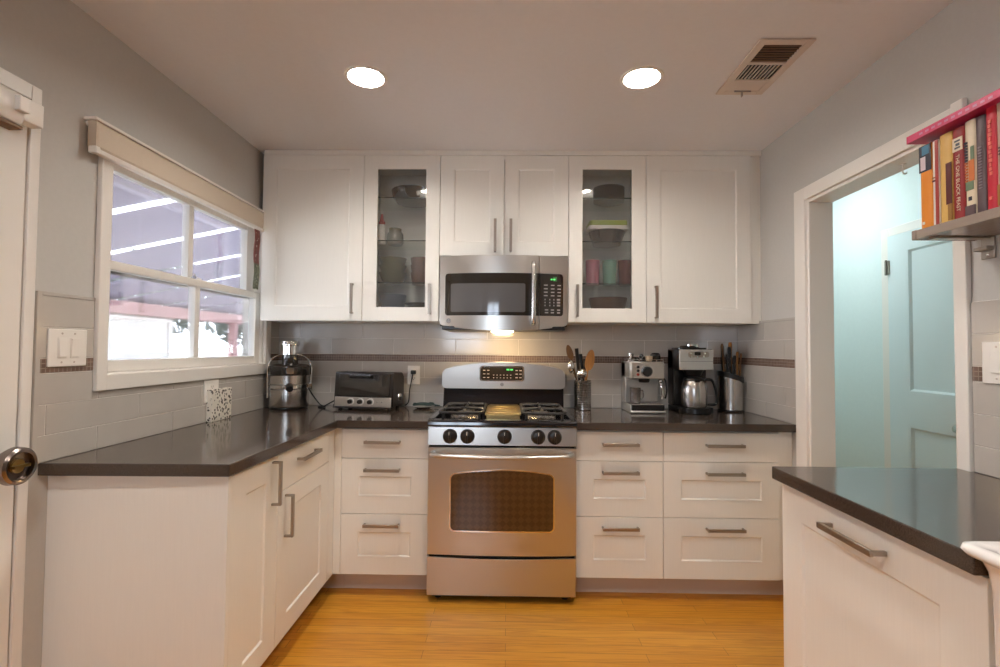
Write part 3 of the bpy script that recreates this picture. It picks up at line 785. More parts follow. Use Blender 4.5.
# cooktop
b = MB(); b.prism([(RY-.012, .897), (RY-.016, .905), (RY-.014, .918), (RY-.004, .928), (RY+.03, .931), (RY+.05, .922), (3.05, .922), (3.05, .897)], 'x', RX0-.001, RX1+.001)
b.box(RX0-.001, RX0+.03, RY+.02, 3.05, .92, .932); b.box(RX1-.03, RX1+.001, RY+.02, 3.05, .92, .932)
ck = rp(b, 'cooktop', 'enamel', bevel=.003)
for gx in (-.232, .186):
    for gy, r in ((2.735, .052), (2.935, .042)):
        b = MB(); b.lathe([(r+.03, .9215), (r+.022, .926), (r, .928), (r, .936), (0, .936)], (gx, gy, 0), 28); bu = b.build('burner', 'steelv', ck)
        b = MB(); b.lathe([(r-.006, .936), (r-.006, .944), (r-.012, .947), (0, .948)], (gx, gy, 0), 28); b.build('burner_cap', 'iron', bu)
    b = MB(); x0, x1, y0, y1, z = gx-.125, gx+.105 if gx < 0 else gx+.125, 2.60, 3.03, .957
    if gx > 0: x0 = gx-.105
    pts = [(p[0], p[1], z) for p in rrect(x0, x1, y0, y1, .03, 5)]
    b.tube(pts, .0075, 8, closed=True)
    ym = (y0+y1)/2; b.tube([(x0, ym, z), (x1, ym, z)], .007, 8)
    for gy in (2.735, 2.935):
        for k in range(4):
            a = PI/4+k*PI/2
            for q in ((gx+.028*math.cos(a-PI/4), gy+.028*math.sin(a-PI/4)),):
                dx, dy = math.cos(a-PI/4), math.sin(a-PI/4)
                e = {0: (x1, gy), 1: (gx, min(y1, ym) if gy < ym else y1), 2: (x0, gy), 3: (gx, y0 if gy < ym else ym)}[k]
                b.tube([(q[0], q[1], z+.006), ((q[0]+e[0])/2, (q[1]+e[1])/2, z+.008), (e[0], e[1], z)], .0065, 8)
    for p in ((x0+.02, y0), (x1-.02, y0), (x0+.02, y1), (x1-.02, y1), (x0, ym), (x1, ym)):
        b.tube([(p[0], p[1], z), (p[0], p[1], .9225)], .007, 8)
    b.build('grate', 'iron', ck)
b = MB(); b.prism(rrect(-.118, .075, 2.615, 3.03, .02), 'z', .940, .950); b.prism(rrect(-.108, .065, 2.625, 3.02, .016), 'z', .950, .956); b.box(-.11, .067, 2.62, 2.64, .923, .942); b.box(-.11, .067, 3.0, 3.02, .923, .942)
for k in range(3): b.box(-.10, .057, 2.70+.09*k, 2.706+.09*k, .956, .9585)
b.build('griddle_plate', 'brass_tone', ck, bevel=.002)
# backguard
xs = cosx(RX0, RX1, .035)
bgt = lambda x: 1.165+.047*(1-((x-RC)/.381)**2)
rt1, rb1 = rr_fn(RX0, RX1, 0, 1, .035)
b = MB(); b.colpanel(xs, lambda x: bgt(x)-(1-rt1(x)), lambda x: 1.047+rb1(x)*.7, lambda x: 3.045, .10)
bk = rp(b, 'backguard', 'steel', bevel=.004)
b = MB(); b.prism([(3.062, .922), (3.055, .935), (3.075, 1.05), (3.14, 1.05), (3.14, .922)], 'x', RX0+.008, RX1-.008); b.build('vent_panel', 'enamel', bk, bevel=.002)
b = MB(); b.prism(rrect(-.172, .104, 1.094, 1.188, .018), 'y', 3.0425, 3.05); b.build('bezel', 'chrome', bk)
b = MB(); b.prism(rrect(-.164, .096, 1.101, 1.181, .013), 'y', 3.0405, 3.05); dsp = b.build('control_display', 'darkglass', bk)
b = MB(); b.box(-.005, .012, 3.0395, 3.041, 1.161, 1.170); b.box(.018, .034, 3.0395, 3.041, 1.161, 1.170); b.build('clock_digits', 'green_led', dsp)
b = MB()
for i in range(6):
    for j in range(2): b.box(-.088+.021*i, -.081+.021*i, 3.0395, 3.041, 1.113+.017*j, 1.117+.017*j)
for xx in (-.150, -.125, .050, .074):
    for j in range(3): b.box(xx, xx+.014, 3.0395, 3.041, 1.114+.022*j, 1.119+.022*j)
kq = b.build('keypad', 'kick', dsp); kq['kind'] = 'stuff'
M['badge'] = mat('satin grey badge', (.40, .38, .36), .45, .7)
def badge(par, x, y, z, r):
    b = MB(); b.lathe([(0, -.002), (r, -.002), (r, .001)], (x, y, z), 28, ax='y'); q = b.build('logo_badge', 'badge', par)
    b = MB(); b.tube([(x+r*.82*math.cos(2*PI*i/28), y-.0023, z+r*.82*math.sin(2*PI*i/28)) for i in range(28)], r*.06, 6, closed=True); b.build('badge_ring', 'black', q)
    text('badge_lettering', 'GE', r*1.05, Matrix(((1, 0, 0, x), (0, 0, -1, y-.0026), (0, 1, 0, z), (0, 0, 0, 1))), 'black', q, world=False)
badge(bk, -.033, 3.044, 1.074, .011)
# oven door
xs = cosx(RX0+.002, RX1-.002, .012, 4, 24)
yb = lambda x: RY+.004-.012*(1-((x-RC)/.381)**2)
b = MB(); b.colpanel(xs, lambda x: .789, lambda x: .246, yb, .034)
od = rp(b, 'oven_door', 'steel', bevel=.003)
WX0, WX1 = -.284, .238
t0, b0 = rr_fn(WX0, WX1, .371, 1, .022)
arch = lambda x: .650+.025*(1-((x-(WX0+WX1)/2)/.261)**2)
tt = lambda x: arch(x)-(1-t0(x))
xs = cosx(WX0-.006, WX1+.006, .026)
t2, b2 = rr_fn(WX0-.006, WX1+.006, .364, 1, .026)
b = MB(); b.colpanel(xs, lambda x: arch(x)+.006-(1-t2(x)), lambda x: b2(x), lambda x: yb(x)-.0012, .01); b.build('window_trim', 'chrome', od)
xs = cosx(WX0, WX1, .022)
b = MB(); b.colpanel(xs, tt, b0, lambda x: yb(x)-.0025, .01); b.build('oven_window', 'ovenwin', od)
hy = RY-.062
pts = spline([(-.378, RY+.004, .757), (-.374, RY-.03, .757), (-.35, hy+.012, .757), (-.24, hy-.004, .756), (RC, hy-.010, .755), (.19, hy-.004, .756), (.30, hy+.012, .757), (.326, RY-.03, .757), (.330, RY+.004, .757)], 6)
b = MB(); b.tube(pts, .0155, 14, flat=.8); b.build('oven_handle', 'steel', od)
for za, zb in ((.233, .246), (.789, .80)):
    b = MB(); b.box(RX0+.01, RX1-.01, RY+.012, RY+.03, za, zb); rp(b, 'door_gap', 'darkgap')
xs = cosx(RX0+.002, RX1-.002, .012, 4, 24)
b = MB(); b.colpanel(xs, lambda x: .234-.010*(1-((x-RC)/.381)**2), lambda x: .040, lambda x: RY+.006, .03)
rp(b, 'storage_drawer', 'steel', bevel=.004)

# ------------------------------------------------------------------ microwave
MX0, MX1, MZ1 = -.4035, .3515, 1.838
MC = (MX0+MX1)/2; hw = (MX1-MX0)/2
mw = thing('microwave_oven', 'stainless over the range microwave under the short cabinet', 'microwave', (MC, WB, 1.40))
def mp_(mb, name, m, par=None, bevel=0., **k): return mb.build(name, m, par or mw, world=par is None, bevel=bevel, **k)
yfm = lambda x: 2.885-.058*(1-((x-MC)/hw)**2)
bot = lambda x: 1.432-.036*(1-((x-MC)/hw)**2)
b = MB(); b.box(MX0+.004, MX1-.004, 2.90, WB-.012, 1.425, MZ1); b.box(MX0+.02, MX1-.02, 2.86, WB-.012, 1.403, 1.425); mp_(b, 'body', 'black', bevel=.003)
SX = .181
def clip(xs, a, c): return [a]+[x for x in xs if a+.001 < x < c-.001]+[c]
t3, b3 = rr_fn(MX0, MX1, 0, 1, .02)
xs = cosx(MX0, MX1, .02, 6, 40)
b = MB(); b.colpanel(clip(xs, MX0, SX-.001), lambda x: MZ1-.001, lambda x: bot(x)+b3(x), yfm, .032); mdoor = mp_(b, 'door', 'steel', bevel=.002)
b = MB(); b.colpanel(clip(xs, SX+.001, MX1), lambda x: MZ1-.001, lambda x: bot(x)+b3(x), yfm, .032); mctl = mp_(b, 'control_panel', 'steel', bevel=.002)
KX0, KX1, KZ0, KZ1 = -.368, .322, 1.486, 1.732
t4, b4 = rr_fn(KX0, KX1, KZ0, KZ1, .018)
xs = cosx(KX0, KX1, .018, 6, 40)
b = MB(); b.colpanel(clip(xs, KX0, SX-.001), t4, b4, lambda x: yfm(x)-.0015, .006); b.build('window_surround', 'darkglass', mdoor)
b = MB(); b.colpanel(clip(xs, SX+.001, KX1), t4, b4, lambda x: yfm(x)-.0015, .006); kp = b.build('control_face', 'darkglass', mctl)
M['mwglass'] = mat('grey screened door glass', (.10, .10, .105), .05, coat=.5)
t5, b5 = rr_fn(-.334, .100, 1.506, 1.672, .010)
xs = cosx(-.334, .100, .010, 4, 30)
b = MB(); b.colpanel(xs, t5, b5, lambda x: yfm(x)-.0025, .006); b.build('door_window', 'mwglass', mdoor)
hx = .147
pts = spline([(hx, yfm(hx)+.004, 1.782), (hx, yfm(hx)-.022, 1.786), (hx, yfm(hx)-.042, 1.765), (hx, yfm(hx)-.052, 1.61), (hx, yfm(hx)-.042, 1.462), (hx, yfm(hx)-.022, 1.442), (hx, yfm(hx)+.004, 1.446)], 6)
b = MB(); b.tube(pts, .0135, 14); b.build('handle', 'steelv', mdoor)
yk = lambda x: yfm(x)-.0025
b = MB(); b.box(.222, .284, yk(.284)-.004, yk(.25)+.004, 1.688, 1.714); b.build('clock_window', 'green_led', kp).data.materials[0] = mat('dim green display', (.03, .07, .03), .2, emit=(.25, .8, .25), estr=.1)
b = MB()
for i in range(3): b.box(.232+.016*i, .242+.016*i, yk(.284)-.0046, yk(.25), 1.695, 1.703)
b.build('clock_digits', 'green_led', kp)
M['key'] = mat('grey key print', (.33, .31, .30), .5)
b = MB()
for j, z in enumerate((1.662, 1.641, 1.621, 1.601)):
    for x in (.206, .246, .284): b.box(x, x+.024, yk(x+.012)-.001, yk(x)+.004, z, z+.006)
for j, z in enumerate((1.577, 1.560, 1.543)):
    for x in (.212, .240, .264): b.box(x, x+.006, yk(x)-.0014, yk(x)+.004, z, z+.008)
    b.box(.285, .304, yk(.294)-.0014, yk(.29)+.004, z, z+.010)
for z in (1.518, 1.502):
    for x in (.212, .246, .282): b.box(x, x+.022, yk(x+.012)-.001, yk(x)+.004, z, z+.007)
kq = b.build('keypad', 'key', kp); kq['kind'] = 'stuff'
badge(mdoor, -.345, yfm(-.345)-.0005, 1.455, .0145)
b = MB(); b.box(-.095, .03, 2.90, 2.95, 1.393, 1.4028); b.build('lamp_lens', 'hoodlamp', mw, world=True)

# ------------------------------------------------------------------ ceiling lights, vent
for i, (x, y) in enumerate(LIGHTS):
    lab = ['round recessed ceiling light over the left counter corner, glowing', 'round recessed ceiling light nearest the ceiling vent, glowing',
           'recessed ceiling light behind the viewer, door side', 'recessed ceiling light behind the viewer, peninsula side',
           'recessed ceiling light near the rear window, door side', 'recessed ceiling light near the rear window, peninsula side'][i]
    r = thing('ceiling_light', lab, 'ceiling light', (x, y, ZC), group='recessed ceiling lights')
    b = MB(); b.lathe([(RL-.001, 0), (RL+.014, 0), (RL+.012, -.004), (RL-.001, -.005)][::-1], n=40); b.lathe([(RL+.014, -.0005), (RL-.003, -.0005)], n=40); b.build('trim_ring', 'trim', r)
    b = MB(); b.lathe([(RL-.001, -.004), (RL-.004, .02), (RL-.008, .09), (0, .10)], n=40); b.build('can', 'trim', r)
    b = MB(); b.lathe([(0, .012), (.035, .015), (.055, .025), (.062, .04), (.05, .07), (.02, .09), (0, .09)], n=32); b.build('bulb', 'bulb', r)
vt = thing('ceiling_vent', 'beige louvred air vent in the ceiling', 'vent', (1.048, 2.035, ZC))
b = MB(); X0, X1, Y0, Y1 = -.105, .105, -.20, .20
for q in ((X0, X0+.032, Y0, Y1), (X1-.032, X1, Y0, Y1), (X0+.032, X1-.032, Y0, Y0+.03), (X0+.032, X1-.032, Y1-.03, Y1), (X0+.032, X1-.032, -.052, -.036), (X0+.032, X1-.032, .078, .094)):
    b.box(q[0], q[1], q[2], q[3], -.008, -.0005)
b.build('vent_frame', 'vent', vt, bevel=.002)
b = MB(); b.box(X0+.03, X1-.03, Y0+.028, .08, -.0015, -.0008); b.build('vent_duct', 'darkgap', vt)
M['louvre'] = mat('brown louvre paint', S(120, 92, 70), .5)
for k in range(7):
    y = Y0+.04+k*.0165
    b = MB(); b.prism([(y, -.0016), (y+.0022, -.0016), (y+.0036, -.0062), (y+.0018, -.0062)], 'x', X0+.032, X1-.032); b.build('louvre', 'louvre', vt)
for k in range(9):
    x = X0+.040+k*.0152
    b = MB(); b.prism([(x, -.0016), (x+.002, -.0016), (x+.002, -.0085), (x, -.0085)], 'y', -.036, .078); b.build('louvre', 'vent', vt)
b = MB(); b.box(X0+.032, X1-.032, .094, Y1-.03, -.006, -.001); b.build('damper_plate', 'vent', vt)
b = MB(); b.box(-.035, .04, Y1-.034, Y1-.031, -.012, -.006); b.box(0, .004, Y1-.033, Y1-.02, -.03, -.006); b.build('damper_lever', 'key', vt)

# ------------------------------------------------------------------ shades
ws = thing('roller_shade', 'rolled up beige roller shade above the kitchen window', 'shade', (WL, 2.3, 1.96))
SY0, SY1 = 1.697, 2.96
b = MB(); b.box(WL+.0005, WL+.048, SY0-.010, SY1, 2.092, 2.103); b.box(WL+.0005, WL+.012, SY0, SY1, 2.075, 2.092); b.build('headrail', 'trim', ws, world=True, bevel=.002)
b = MB(); b.prism([(WL+.0215, 1.998), (WL+.032, 1.996), (WL+.040, 2.005), (WL+.042, 2.04), (WL+.040, 2.0915), (WL+.0215, 2.0915)], 'y', SY0+.004, SY1); b.build('fabric_roll', 'beige_fabric', ws, world=True, bevel=.003)
b = MB(); b.box(WL+.022, WL+.045, SY0, SY1, 1.977, 1.995); b.build('bottom_bar', 'trim', ws, world=True, bevel=.004)
b = MB(); b.box(WL+.0205, WL+.050, SY0-.010, SY0+.010, 1.974, 1.999); b.build('bar_end_cap', 'white_plastic', ws, world=True, bevel=.003)
b = MB(); b.box(WL+.0125, WL+.043, SY0-.003, SY0+.003, 1.999, 2.0915); b.build('bracket', 'beige_fabric', ws, world=True)
tw = MB(); n = 14
for k in range(n):
    za, zb = 1.9765-(1.9765-1.63)*k/n, 1.9765-(1.9765-1.63)*(k+1)/n
    xo = WL+.034+.003*math.sin(k*.8); xo2 = WL+.034+.003*math.sin((k+1)*.8)
    tw._add([(xo, 2.808, za), (xo, 2.864, za), (xo2, 2.864, zb), (xo2, 2.808, zb), (xo-.004, 2.808, za), (xo-.004, 2.864, za), (xo2-.004, 2.864, zb), (xo2-.004, 2.808, zb)],
            [(0, 1, 2, 3), (7, 6, 5, 4), (0, 3, 7, 4), (1, 5, 6, 2)]+([(0, 4, 5, 1)] if k == 0 else [])+([(3, 2, 6, 7)] if k == n-1 else []), 0 if k < 8 else 1)
o = tw.build('woven_strip', ['towel', 'towel2']); lift(o, (WL+.034, 2.835, 1.9765)); tag(o, 'narrow red over green woven strip hanging at the window edge by the cabinet', 'wall hanging')
ds = thing('roller_shade', 'folded white fabric shade across the top of the door', 'shade', (WL, 1.1, 1.94))
b = MB(); b.prism([(WL+.018, 1.945), (WL+.055, 1.942), (WL+.066, 1.96), (WL+.066, 2.02), (WL+.058, 2.036), (WL+.018, 2.04)], 'y', .68, 1.418); b.build('fabric_roll', 'trim', ds, world=True, bevel=.006)
b = MB(); b.box(WL+.020, WL+.062, .68, 1.416, 1.930, 1.941); b.build('bottom_bar', 'wood2', ds, world=True, bevel=.002)
b = MB(); b.box(WL+.0165, WL+.056, 1.422, 1.486, 1.965, 2.036); b.build('bracket', 'white_plastic', ds, world=True, bevel=.003)
b = MB(); b.box(WL+.058, WL+.082, 1.385, 1.417, 1.978, 2.022); b.build('bracket_cap', 'white_plastic', ds, world=True, bevel=.003)

# ------------------------------------------------------------------ switches and outlets
def plate_thing(name, label, cat, T, w, h, kind):
    r = thing(name, label, cat); 
    r.location = T.translation; r.rotation_euler = T.to_euler()
    b = MB(); b.box(-w/2, w/2, -.006, 0, -h/2, h/2); b.build('cover_plate', 'white_plastic', r, bevel=.0025)
    if kind == 'switch':
        for i in (-1, 1):
            b = MB(); b.box(i*.024-.017, i*.024+.017, -.0075, -.0055, -.034, .034); b.build('switch_surround', 'trim', r, bevel=.001)
            b = MB(); b.prism([(-.0075, -.031), (-.0118 if i < 0 else -.009, -.030), (-.0085 if i < 0 else -.0105, .031), (-.0075, .031)], 'x', i*.024-.0145, i*.024+.0145); b.build('rocker', 'white_plastic', r, bevel=.001)
        for i in (-1, 1):
            for z in (-.048, .048):
                b = MB(); b.lathe([(0, -.0072), (.003, -.0070), (.0034, -.006)], (i*.024, 0, z), 10, ax='y'); b.build('screw', 'kick', r)
    else:
        for z in (-.02, .02):
            b = MB(); b.prism(rrect(-.0165, .0165, z-.014, z+.014, .008), 'y', -.0085, -.0055); q = b.build('socket', 'white_plastic', r)
            b = MB(); b.box(-.0075, -.0055, -.0087, -.0084, z-.003, z+.006); b.box(.0055, .0075, -.0087, -.0084, z-.003, z+.006); b.box(-.0018, .0018, -.0087, -.0084, z-.010, z-.006); b.build('slots', 'black', q)
    return r
plate_thing('light_switch', 'white double rocker light switch beside the kitchen window', 'switch', FACE(PI/2, (WL+.0088, 1.644, 1.287)), .146, .126, 'switch')
plate_thing('light_switch', 'white rocker light switch on tiles beneath the bookshelf', 'switch', FACE(-PI/2, (WR-.0088, 1.482, 1.265)), .14, .127, 'switch')
plate_thing('wall_outlet', 'white wall outlet behind the toaster oven with a black plug', 'outlet', FACE(0, (-.606, WB-.0082, 1.119)), .080, .122, 'outlet')
plate_thing('wall_outlet', 'white wall outlet under the window behind the leaf print card', 'outlet', FACE(PI/2, (WL+.0082, 2.462, 1.072)), .118, .112, 'outlet')
pl = thing('power_plug', 'black plug and cord from the back wall outlet', 'plug', (-.606, WB-.016, 1.139))
b = MB(); b.box(-.016, .016, -.026, -.0012, -.012, .012); b.build('plug_body', 'black', pl, bevel=.004)
b = MB(); b.tube(spline([(-.002, -.020, -.010), (-.008, -.026, -.05), (-.022, -.020, -.12), (-.028, -.020, -.19), (-.05, -.022, -.214)], 8), .0035, 8); b.build('cord', 'black', pl)
b = MB(); b.box(0, .028, 2.425, 2.60, CT+.0005, 1.079)
o = b.build('print_card', 'leafprint', bevel=.002); o.data.transform(Matrix.Translation((WL+.010, 0, 0))); lift(o, (WL+.02, 2.51, CT)); tag(o, 'black and white leaf print block standing on the counter under the window', 'ornament')
o.data.materials.append(M['trim'])

# ------------------------------------------------------------------ juicer
ju = thing('juicer', 'stainless steel juicer with tall feed chute in the counter corner', 'juicer', (-1.345, 3.03, CT), .42)
def P(mb, name, m, par=ju, bevel=0., **k): return mb.build(name, m, par, bevel=bevel, **k)
b = MB(); b.lathe([(0, 0), (.105, 0), (.110, .006), (.110, .014), (0, .014)], n=40); P(b, 'base', 'black')
b = MB(); b.lathe([(0, .014), (.113, .014), (.115, .020), (.115, .118), (.110, .123), (0, .123)], n=48); P(b, 'motor_body', 'steelv')
b = MB(); b.lathe([(0, .123), (.113, .123), (.118, .128), (.118, .146), (.112, .150), (0, .150)], n=48); band = P(b, 'collar', 'chrome')
b = MB(); b.tube([(.0, -.10, .142), (0, -.135, .138), (0, -.155, .128)], [.024, .022, .02], 16); b.lathe([(0, .0)], n=3) if False else None; sp_ = P(b, 'spout', 'black')
b = MB(); b.box(.098, .128, -.05, -.01, .118, .152); P(b, 'latch', 'chrome', bevel=.004)
b = MB(); b.lathe([(0, .150), (.112, .150), (.116, .155), (.118, .205), (.114, .208), (0, .208)], n=48); P(b, 'juice_bowl', 'steelv')
b = MB(); b.lathe([(0, .208), (.119, .208), (.121, .214), (.119, .258), (.104, .268), (.06, .274), (0, .274)], n=48); lid = P(b, 'lid', 'darkglass')
b = MB(); b.lathe([(.05, .27), (.046, .28), (.046, .335), (0, .335)], n=32); P(b, 'feed_chute', 'darkglass', lid)
b = MB(); b.lathe([(0, .33), (.050, .33), (.049, .385), (.056, .388), (.056, .408), (.052, .414), (0, .414)], n=32); P(b, 'pusher', 'chrome')
b = MB(); b.tube([(-.122, -.02, .07), (-.124, -.02, .20), (-.124, -.02, .255)]+[(-.12*math.cos(t*PI/12), -.02, .262+.075*math.sin(t*PI/12)) for t in range(0, 13)]+[(.124, -.02, .25), (.122, -.02, .14)], .006, 10); P(b, 'locking_arm', 'chrome')
b = MB(); b.prism(rrect(-.020, .020, .216, .252, .008), 'y', -.128, -.115); P(b, 'latch_tab', 'chrome', lid)
MB().tube(spline([(-1.228, 3.03, 1.045), (-1.205, 3.04, 1.0), (-1.165, 3.06, .94), (-1.14, 3.08, CT+.006), (-1.19, 3.10, CT+.006), (-1.15, 3.05, CT+.006), (-1.10, 3.12, .955), (-1.07, 3.15, .975), (-1.06, 3.16, .95), (-1.075, 3.15, CT+.006), (-1.12, 3.165, CT+.006)], 8), .004, 8).build('power_cord', 'rubber', ju, world=True)

# ------------------------------------------------------------------ toaster oven
to = thing('toaster_oven', 'dark toaster oven with silver control strip and three knobs', 'toaster oven', (-.864, 2.985, CT), math.radians(-10))
TW, D0, D1, TH = .190, -.035, .155, .228
b = MB()
prof = [(D0+.01, .022), (D1, .022), (D1, TH-.03), (D1-.03, TH-.002), (D0+.03, TH), (D0+.024, TH-.004), (D0+.010, .085)]
b.prism(prof, 'x', -TW, TW); body = b.build('body', 'dark', to, bevel=.006)
for x in (-TW+.03, TW-.03):
    for y in (D0+.035, D1-.03):
        b = MB(); b.cyl((x, y, 0), (x, y, .024), .012, 12); b.build('foot', 'rubber', to)
b = MB(); b.prism([(D0+.002, .022), (D0+.02, .022), (D0+.022, .078), (D0+.006, .078)], 'x', -TW+.008, TW-.008); pn = b.build('control_strip', 'steel', to, bevel=.002)
for x in (-.075, -.012, .052):
    b = MB(); b.lathe([(0, -.004), (.021, -.004), (.022, 0)], (x, D0+.003, .052), 24, ax='y'); q = b.build('knob_ring', 'white_plastic', pn)
    b = MB(); b.lathe([(0, -.022), (.013, -.021), (.0145, -.006), (.0145, -.003)], (x, D0+.003, .052), 20, ax='y'); b.box(x-.003, x+.003, D0-.024, D0-.017, .040, .064); b.build('knob', 'dark', pn)
for x in (.095, .125):
    b = MB(); b.lathe([(0, -.003), (.004, -.003), (.005, .001)], (x, D0+.003, .052), 12, ax='y'); b.build('button', 'key', pn)
b = MB(); b.prism([(D0-.008, .012), (D0+.02, .010), (D0+.02, .022), (D0-.006, .022)], 'x', -TW+.004, TW-.004); b.build('crumb_tray', 'dark', to, bevel=.002)
b = MB(); b.prism([(D0+.003, .084), (D0+.014, .084), (D0+.026, TH-.012), (D0+.016, TH-.012)], 'x', -TW+.03, TW-.02); dr = b.build('glass_door', 'darkglass', to, bevel=.002)
b = MB(); b.tube([(-.075, D0+.018, TH-.022), (-.075, D0-.006, TH-.028), (.055, D0-.006, TH-.028), (.055, D0+.018, TH-.022)], .009, 10); b.build('door_handle', 'black', dr)
b = MB(); b.lathe([(0, .008), (.020, .008), (.024, .001), (.024, 0)], (TW, .08, .075), 24, ax='x'); q = b.build('side_dial', 'chrome', to)
b = MB(); b.lathe([(0, .014), (.010, .014), (.012, .008)], (TW, .08, .066), 20, ax='x'); b.build('dial_hub', 'black', q)

# cable coil and saucer to the right of the toaster oven
M['greencord'] = mat('dark green cable', (.018, .045, .04), .5)
pts = []
for k in range(64):
    a = 2*PI*k/20; pts.append((-.525+(.062+.003*math.sin(k*.7))*math.cos(a), 3.10+.022*math.sin(a*1.0+.3), CT+.018+.0022*k/10+.002*math.sin(k)))
pts += [(-.47, 3.09, CT+.026), (-.445, 3.085, CT+.022), (-.425, 3.095, CT+.018), (-.43, 3.12, CT+.014), (-.46, 3.13, CT+.012)]
o = MB().tube(spline(pts, 3), .004, 8).build('coiled_cable', 'greencord'); lift(o, (-.53, 3.1, CT)); tag(o, 'dark green cable coiled on a saucer beside the range', 'cable')
o = MB().lathe([(0, .006), (.035, .006), (.060, .012), (.063, .013), (.060, .010), (.038, .0005), (0, .0005)], n=36).build('saucer', 'chrome'); o.location = (-.525, 3.085, CT); tag(o, 'small shiny saucer under the coiled cable', 'saucer')

# ------------------------------------------------------------------ utensil crock and utensils
cr = thing('utensil_crock', 'perforated stainless utensil crock beside the range', 'crock', (.470, 3.09, CT))
b = MB(); b.lathe([(0, .001), (.050, .001), (.053, .004), (.053, .178), (.055, .181), (.053, .184), (.050, .182), (.050, .008), (0, .008)], n=44); cb = b.build('wall', 'steelv', cr)
b = MB()
for r in range(11):
    for c in range(18):
        a = -PI*1.02+PI*1.04*c/17+.0; z = .022+.0145*r
        x, y = .0533*math.cos(a), .0533*math.sin(a); t = Vector((-math.sin(a), math.cos(a), 0)); n_ = Vector((math.cos(a), math.sin(a), 0))
        ctr = Vector((x, y, z)); ring = [ctr+(t*math.cos(q*PI/4)+Vector((0, 0, 1))*math.sin(q*PI/4))*.0030 for q in range(8)]
        b._add([tuple(p) for p in ring], [tuple(range(8))], 0)
po = b.build('perforations', 'darkgap', cb); po['kind'] = 'stuff'
CX, CY, CZ = .470, 3.09, CT
def utensil(name, label, parts):
    r = thing(name, label, 'utensil', (CX, CY, CT+.01), group='utensils in the crock')
    for nm, m, f in parts:
        b = MB(); f(b); b.build(nm, m, r, world=True, ang=50)
def paddle(b, c, tilt, w, h, th, yaw=0):
    """flat oval head centred at c with its long axis along tilt"""
    ax = Vector(tilt).normalized(); side = Vector((math.cos(yaw), math.sin(yaw), 0)); side = (side-ax*side.dot(ax)).normalized(); nn = ax.cross(side)
    vs = []; n = 24
    for k in range(n):
        a = 2*PI*k/n; vs.append(Vector(c)+side*w*math.cos(a)*(1-.18*math.sin(a))+ax*h*math.sin(a))
    A = [tuple(v+nn*th) for v in vs]+[tuple(v-nn*th) for v in vs]
    b._add(A, [tuple(range(n)), tuple(range(2*n-1, n-1, -1))]+[(i, i+n, (i+1) % n+n, (i+1) % n) for i in range(n)], 0)
utensil('wooden_spoon', 'long dark wooden spoon leaning left in the crock', [('handle', 'wood2', lambda b: b.tube([(.472, 3.098, CT+.012), (.403, 3.100, 1.23)], .006, 10)), ('bowl', 'wood2', lambda b: paddle(b, (.390, 3.101, 1.275), (-.28, .05, 1), .020, .048, .005))])
utensil('wooden_spatula', 'pale wooden spatula leaning right in the crock', [('handle', 'wood', lambda b: b.tube([(.468, 3.09, CT+.012), (.498, 3.085, 1.17)], [.006, .009], 10)), ('blade', 'wood', lambda b: paddle(b, (.514, 3.082, 1.228), (.18, 0, 1), .028, .066, .004))])
utensil('turner', 'dark brown handled turner standing in the middle of the crock', [('handle', 'dark', lambda b: b.tube([(.466, 3.086, CT+.012), (.446, 3.084, 1.14), (.430, 3.080, 1.30)], [.005, .012, .016], 10, flat=.6))])
utensil('tongs', 'black tongs at the back of the crock', [('arm', 'black', lambda b: b.tube([(.486, 3.120, CT+.012), (.478, 3.124, 1.12), (.462, 3.130, 1.265)], [.005, .009, .011], 10)), ('arm', 'black', lambda b: b.tube([(.498, 3.108, CT+.012), (.494, 3.114, 1.1), (.484, 3.120, 1.235)], [.005, .007, .008], 10))])
utensil('serving_spoon', 'steel serving spoon leaning far left in the crock', [('handle', 'chrome', lambda b: b.tube([(.450, 3.088, CT+.012), (.428, 3.086, 1.10), (.408, 3.085, 1.15)], .004, 10)), ('bowl', 'chrome', lambda b: b.ball((.396, 3.083, 1.186), (.020, .008, .040), 20))])
utensil('ladle', 'steel ladle with round bowl at the front of the crock', [('handle', 'chrome', lambda b: b.tube([(.466, 3.060, CT+.012), (.461, 3.056, 1.10), (.458, 3.052, 1.12)], .004, 10)), ('bowl', 'chrome', lambda b: b.ball((.455, 3.030, 1.146), (.034, .028, .030), 24))])

# ------------------------------------------------------------------ espresso machine
es = thing('espresso_machine', 'silver espresso machine with a black dial', 'espresso machine', (.832, 3.0, CT))
def E(mb, name, m, par=None, bevel=0., **k): return mb.build(name, m, par or es, bevel=bevel, **k)
M['silver'] = mat('silver plastic', (.54, .53, .51), .32, .6)
hwx = .103
b = MB(); b.prism([(-.06, .0), (.17, .0), (.17, .05), (-.06, .05)], 'x', -hwx, hwx); b.prism([(-.075, .002), (-.06, .002), (-.06, .02), (-.075, .016)], 'x', -hwx, hwx); E(b, 'base', 'silver', bevel=.004)
b = MB(); b.box(-hwx+.006, hwx-.006, -.073, .06, .018, .052); tr = E(b, 'drip_tray', 'black', bevel=.003)
b = MB()
for k in range(8): b.box(-hwx+.014, hwx-.014, -.065+.015*k, -.058+.015*k, .052, .0545)
E(b, 'tray_grill', 'chrome', tr)
b = MB(); b.box(-hwx, hwx, .065, .17, .05, .30); E(b, 'back_column', 'silver', bevel=.006)
b = MB(); b.box(-hwx, hwx, -.05, .17, .205, .305); hd = E(b, 'head', 'silver', bevel=.006)
b = MB(); b.box(-hwx+.006, hwx-.004, -.056, -.049, .205, .302); fp = E(b, 'front_plate', 'steel', hd, bevel=.003)
b = MB(); b.lathe([(0, -.02), (.024, -.02), (.030, -.014), (.030, 0), (0, 0)], (-.004, -.056, .249), 30, ax='y'); E(b, 'dial', 'black', hd)
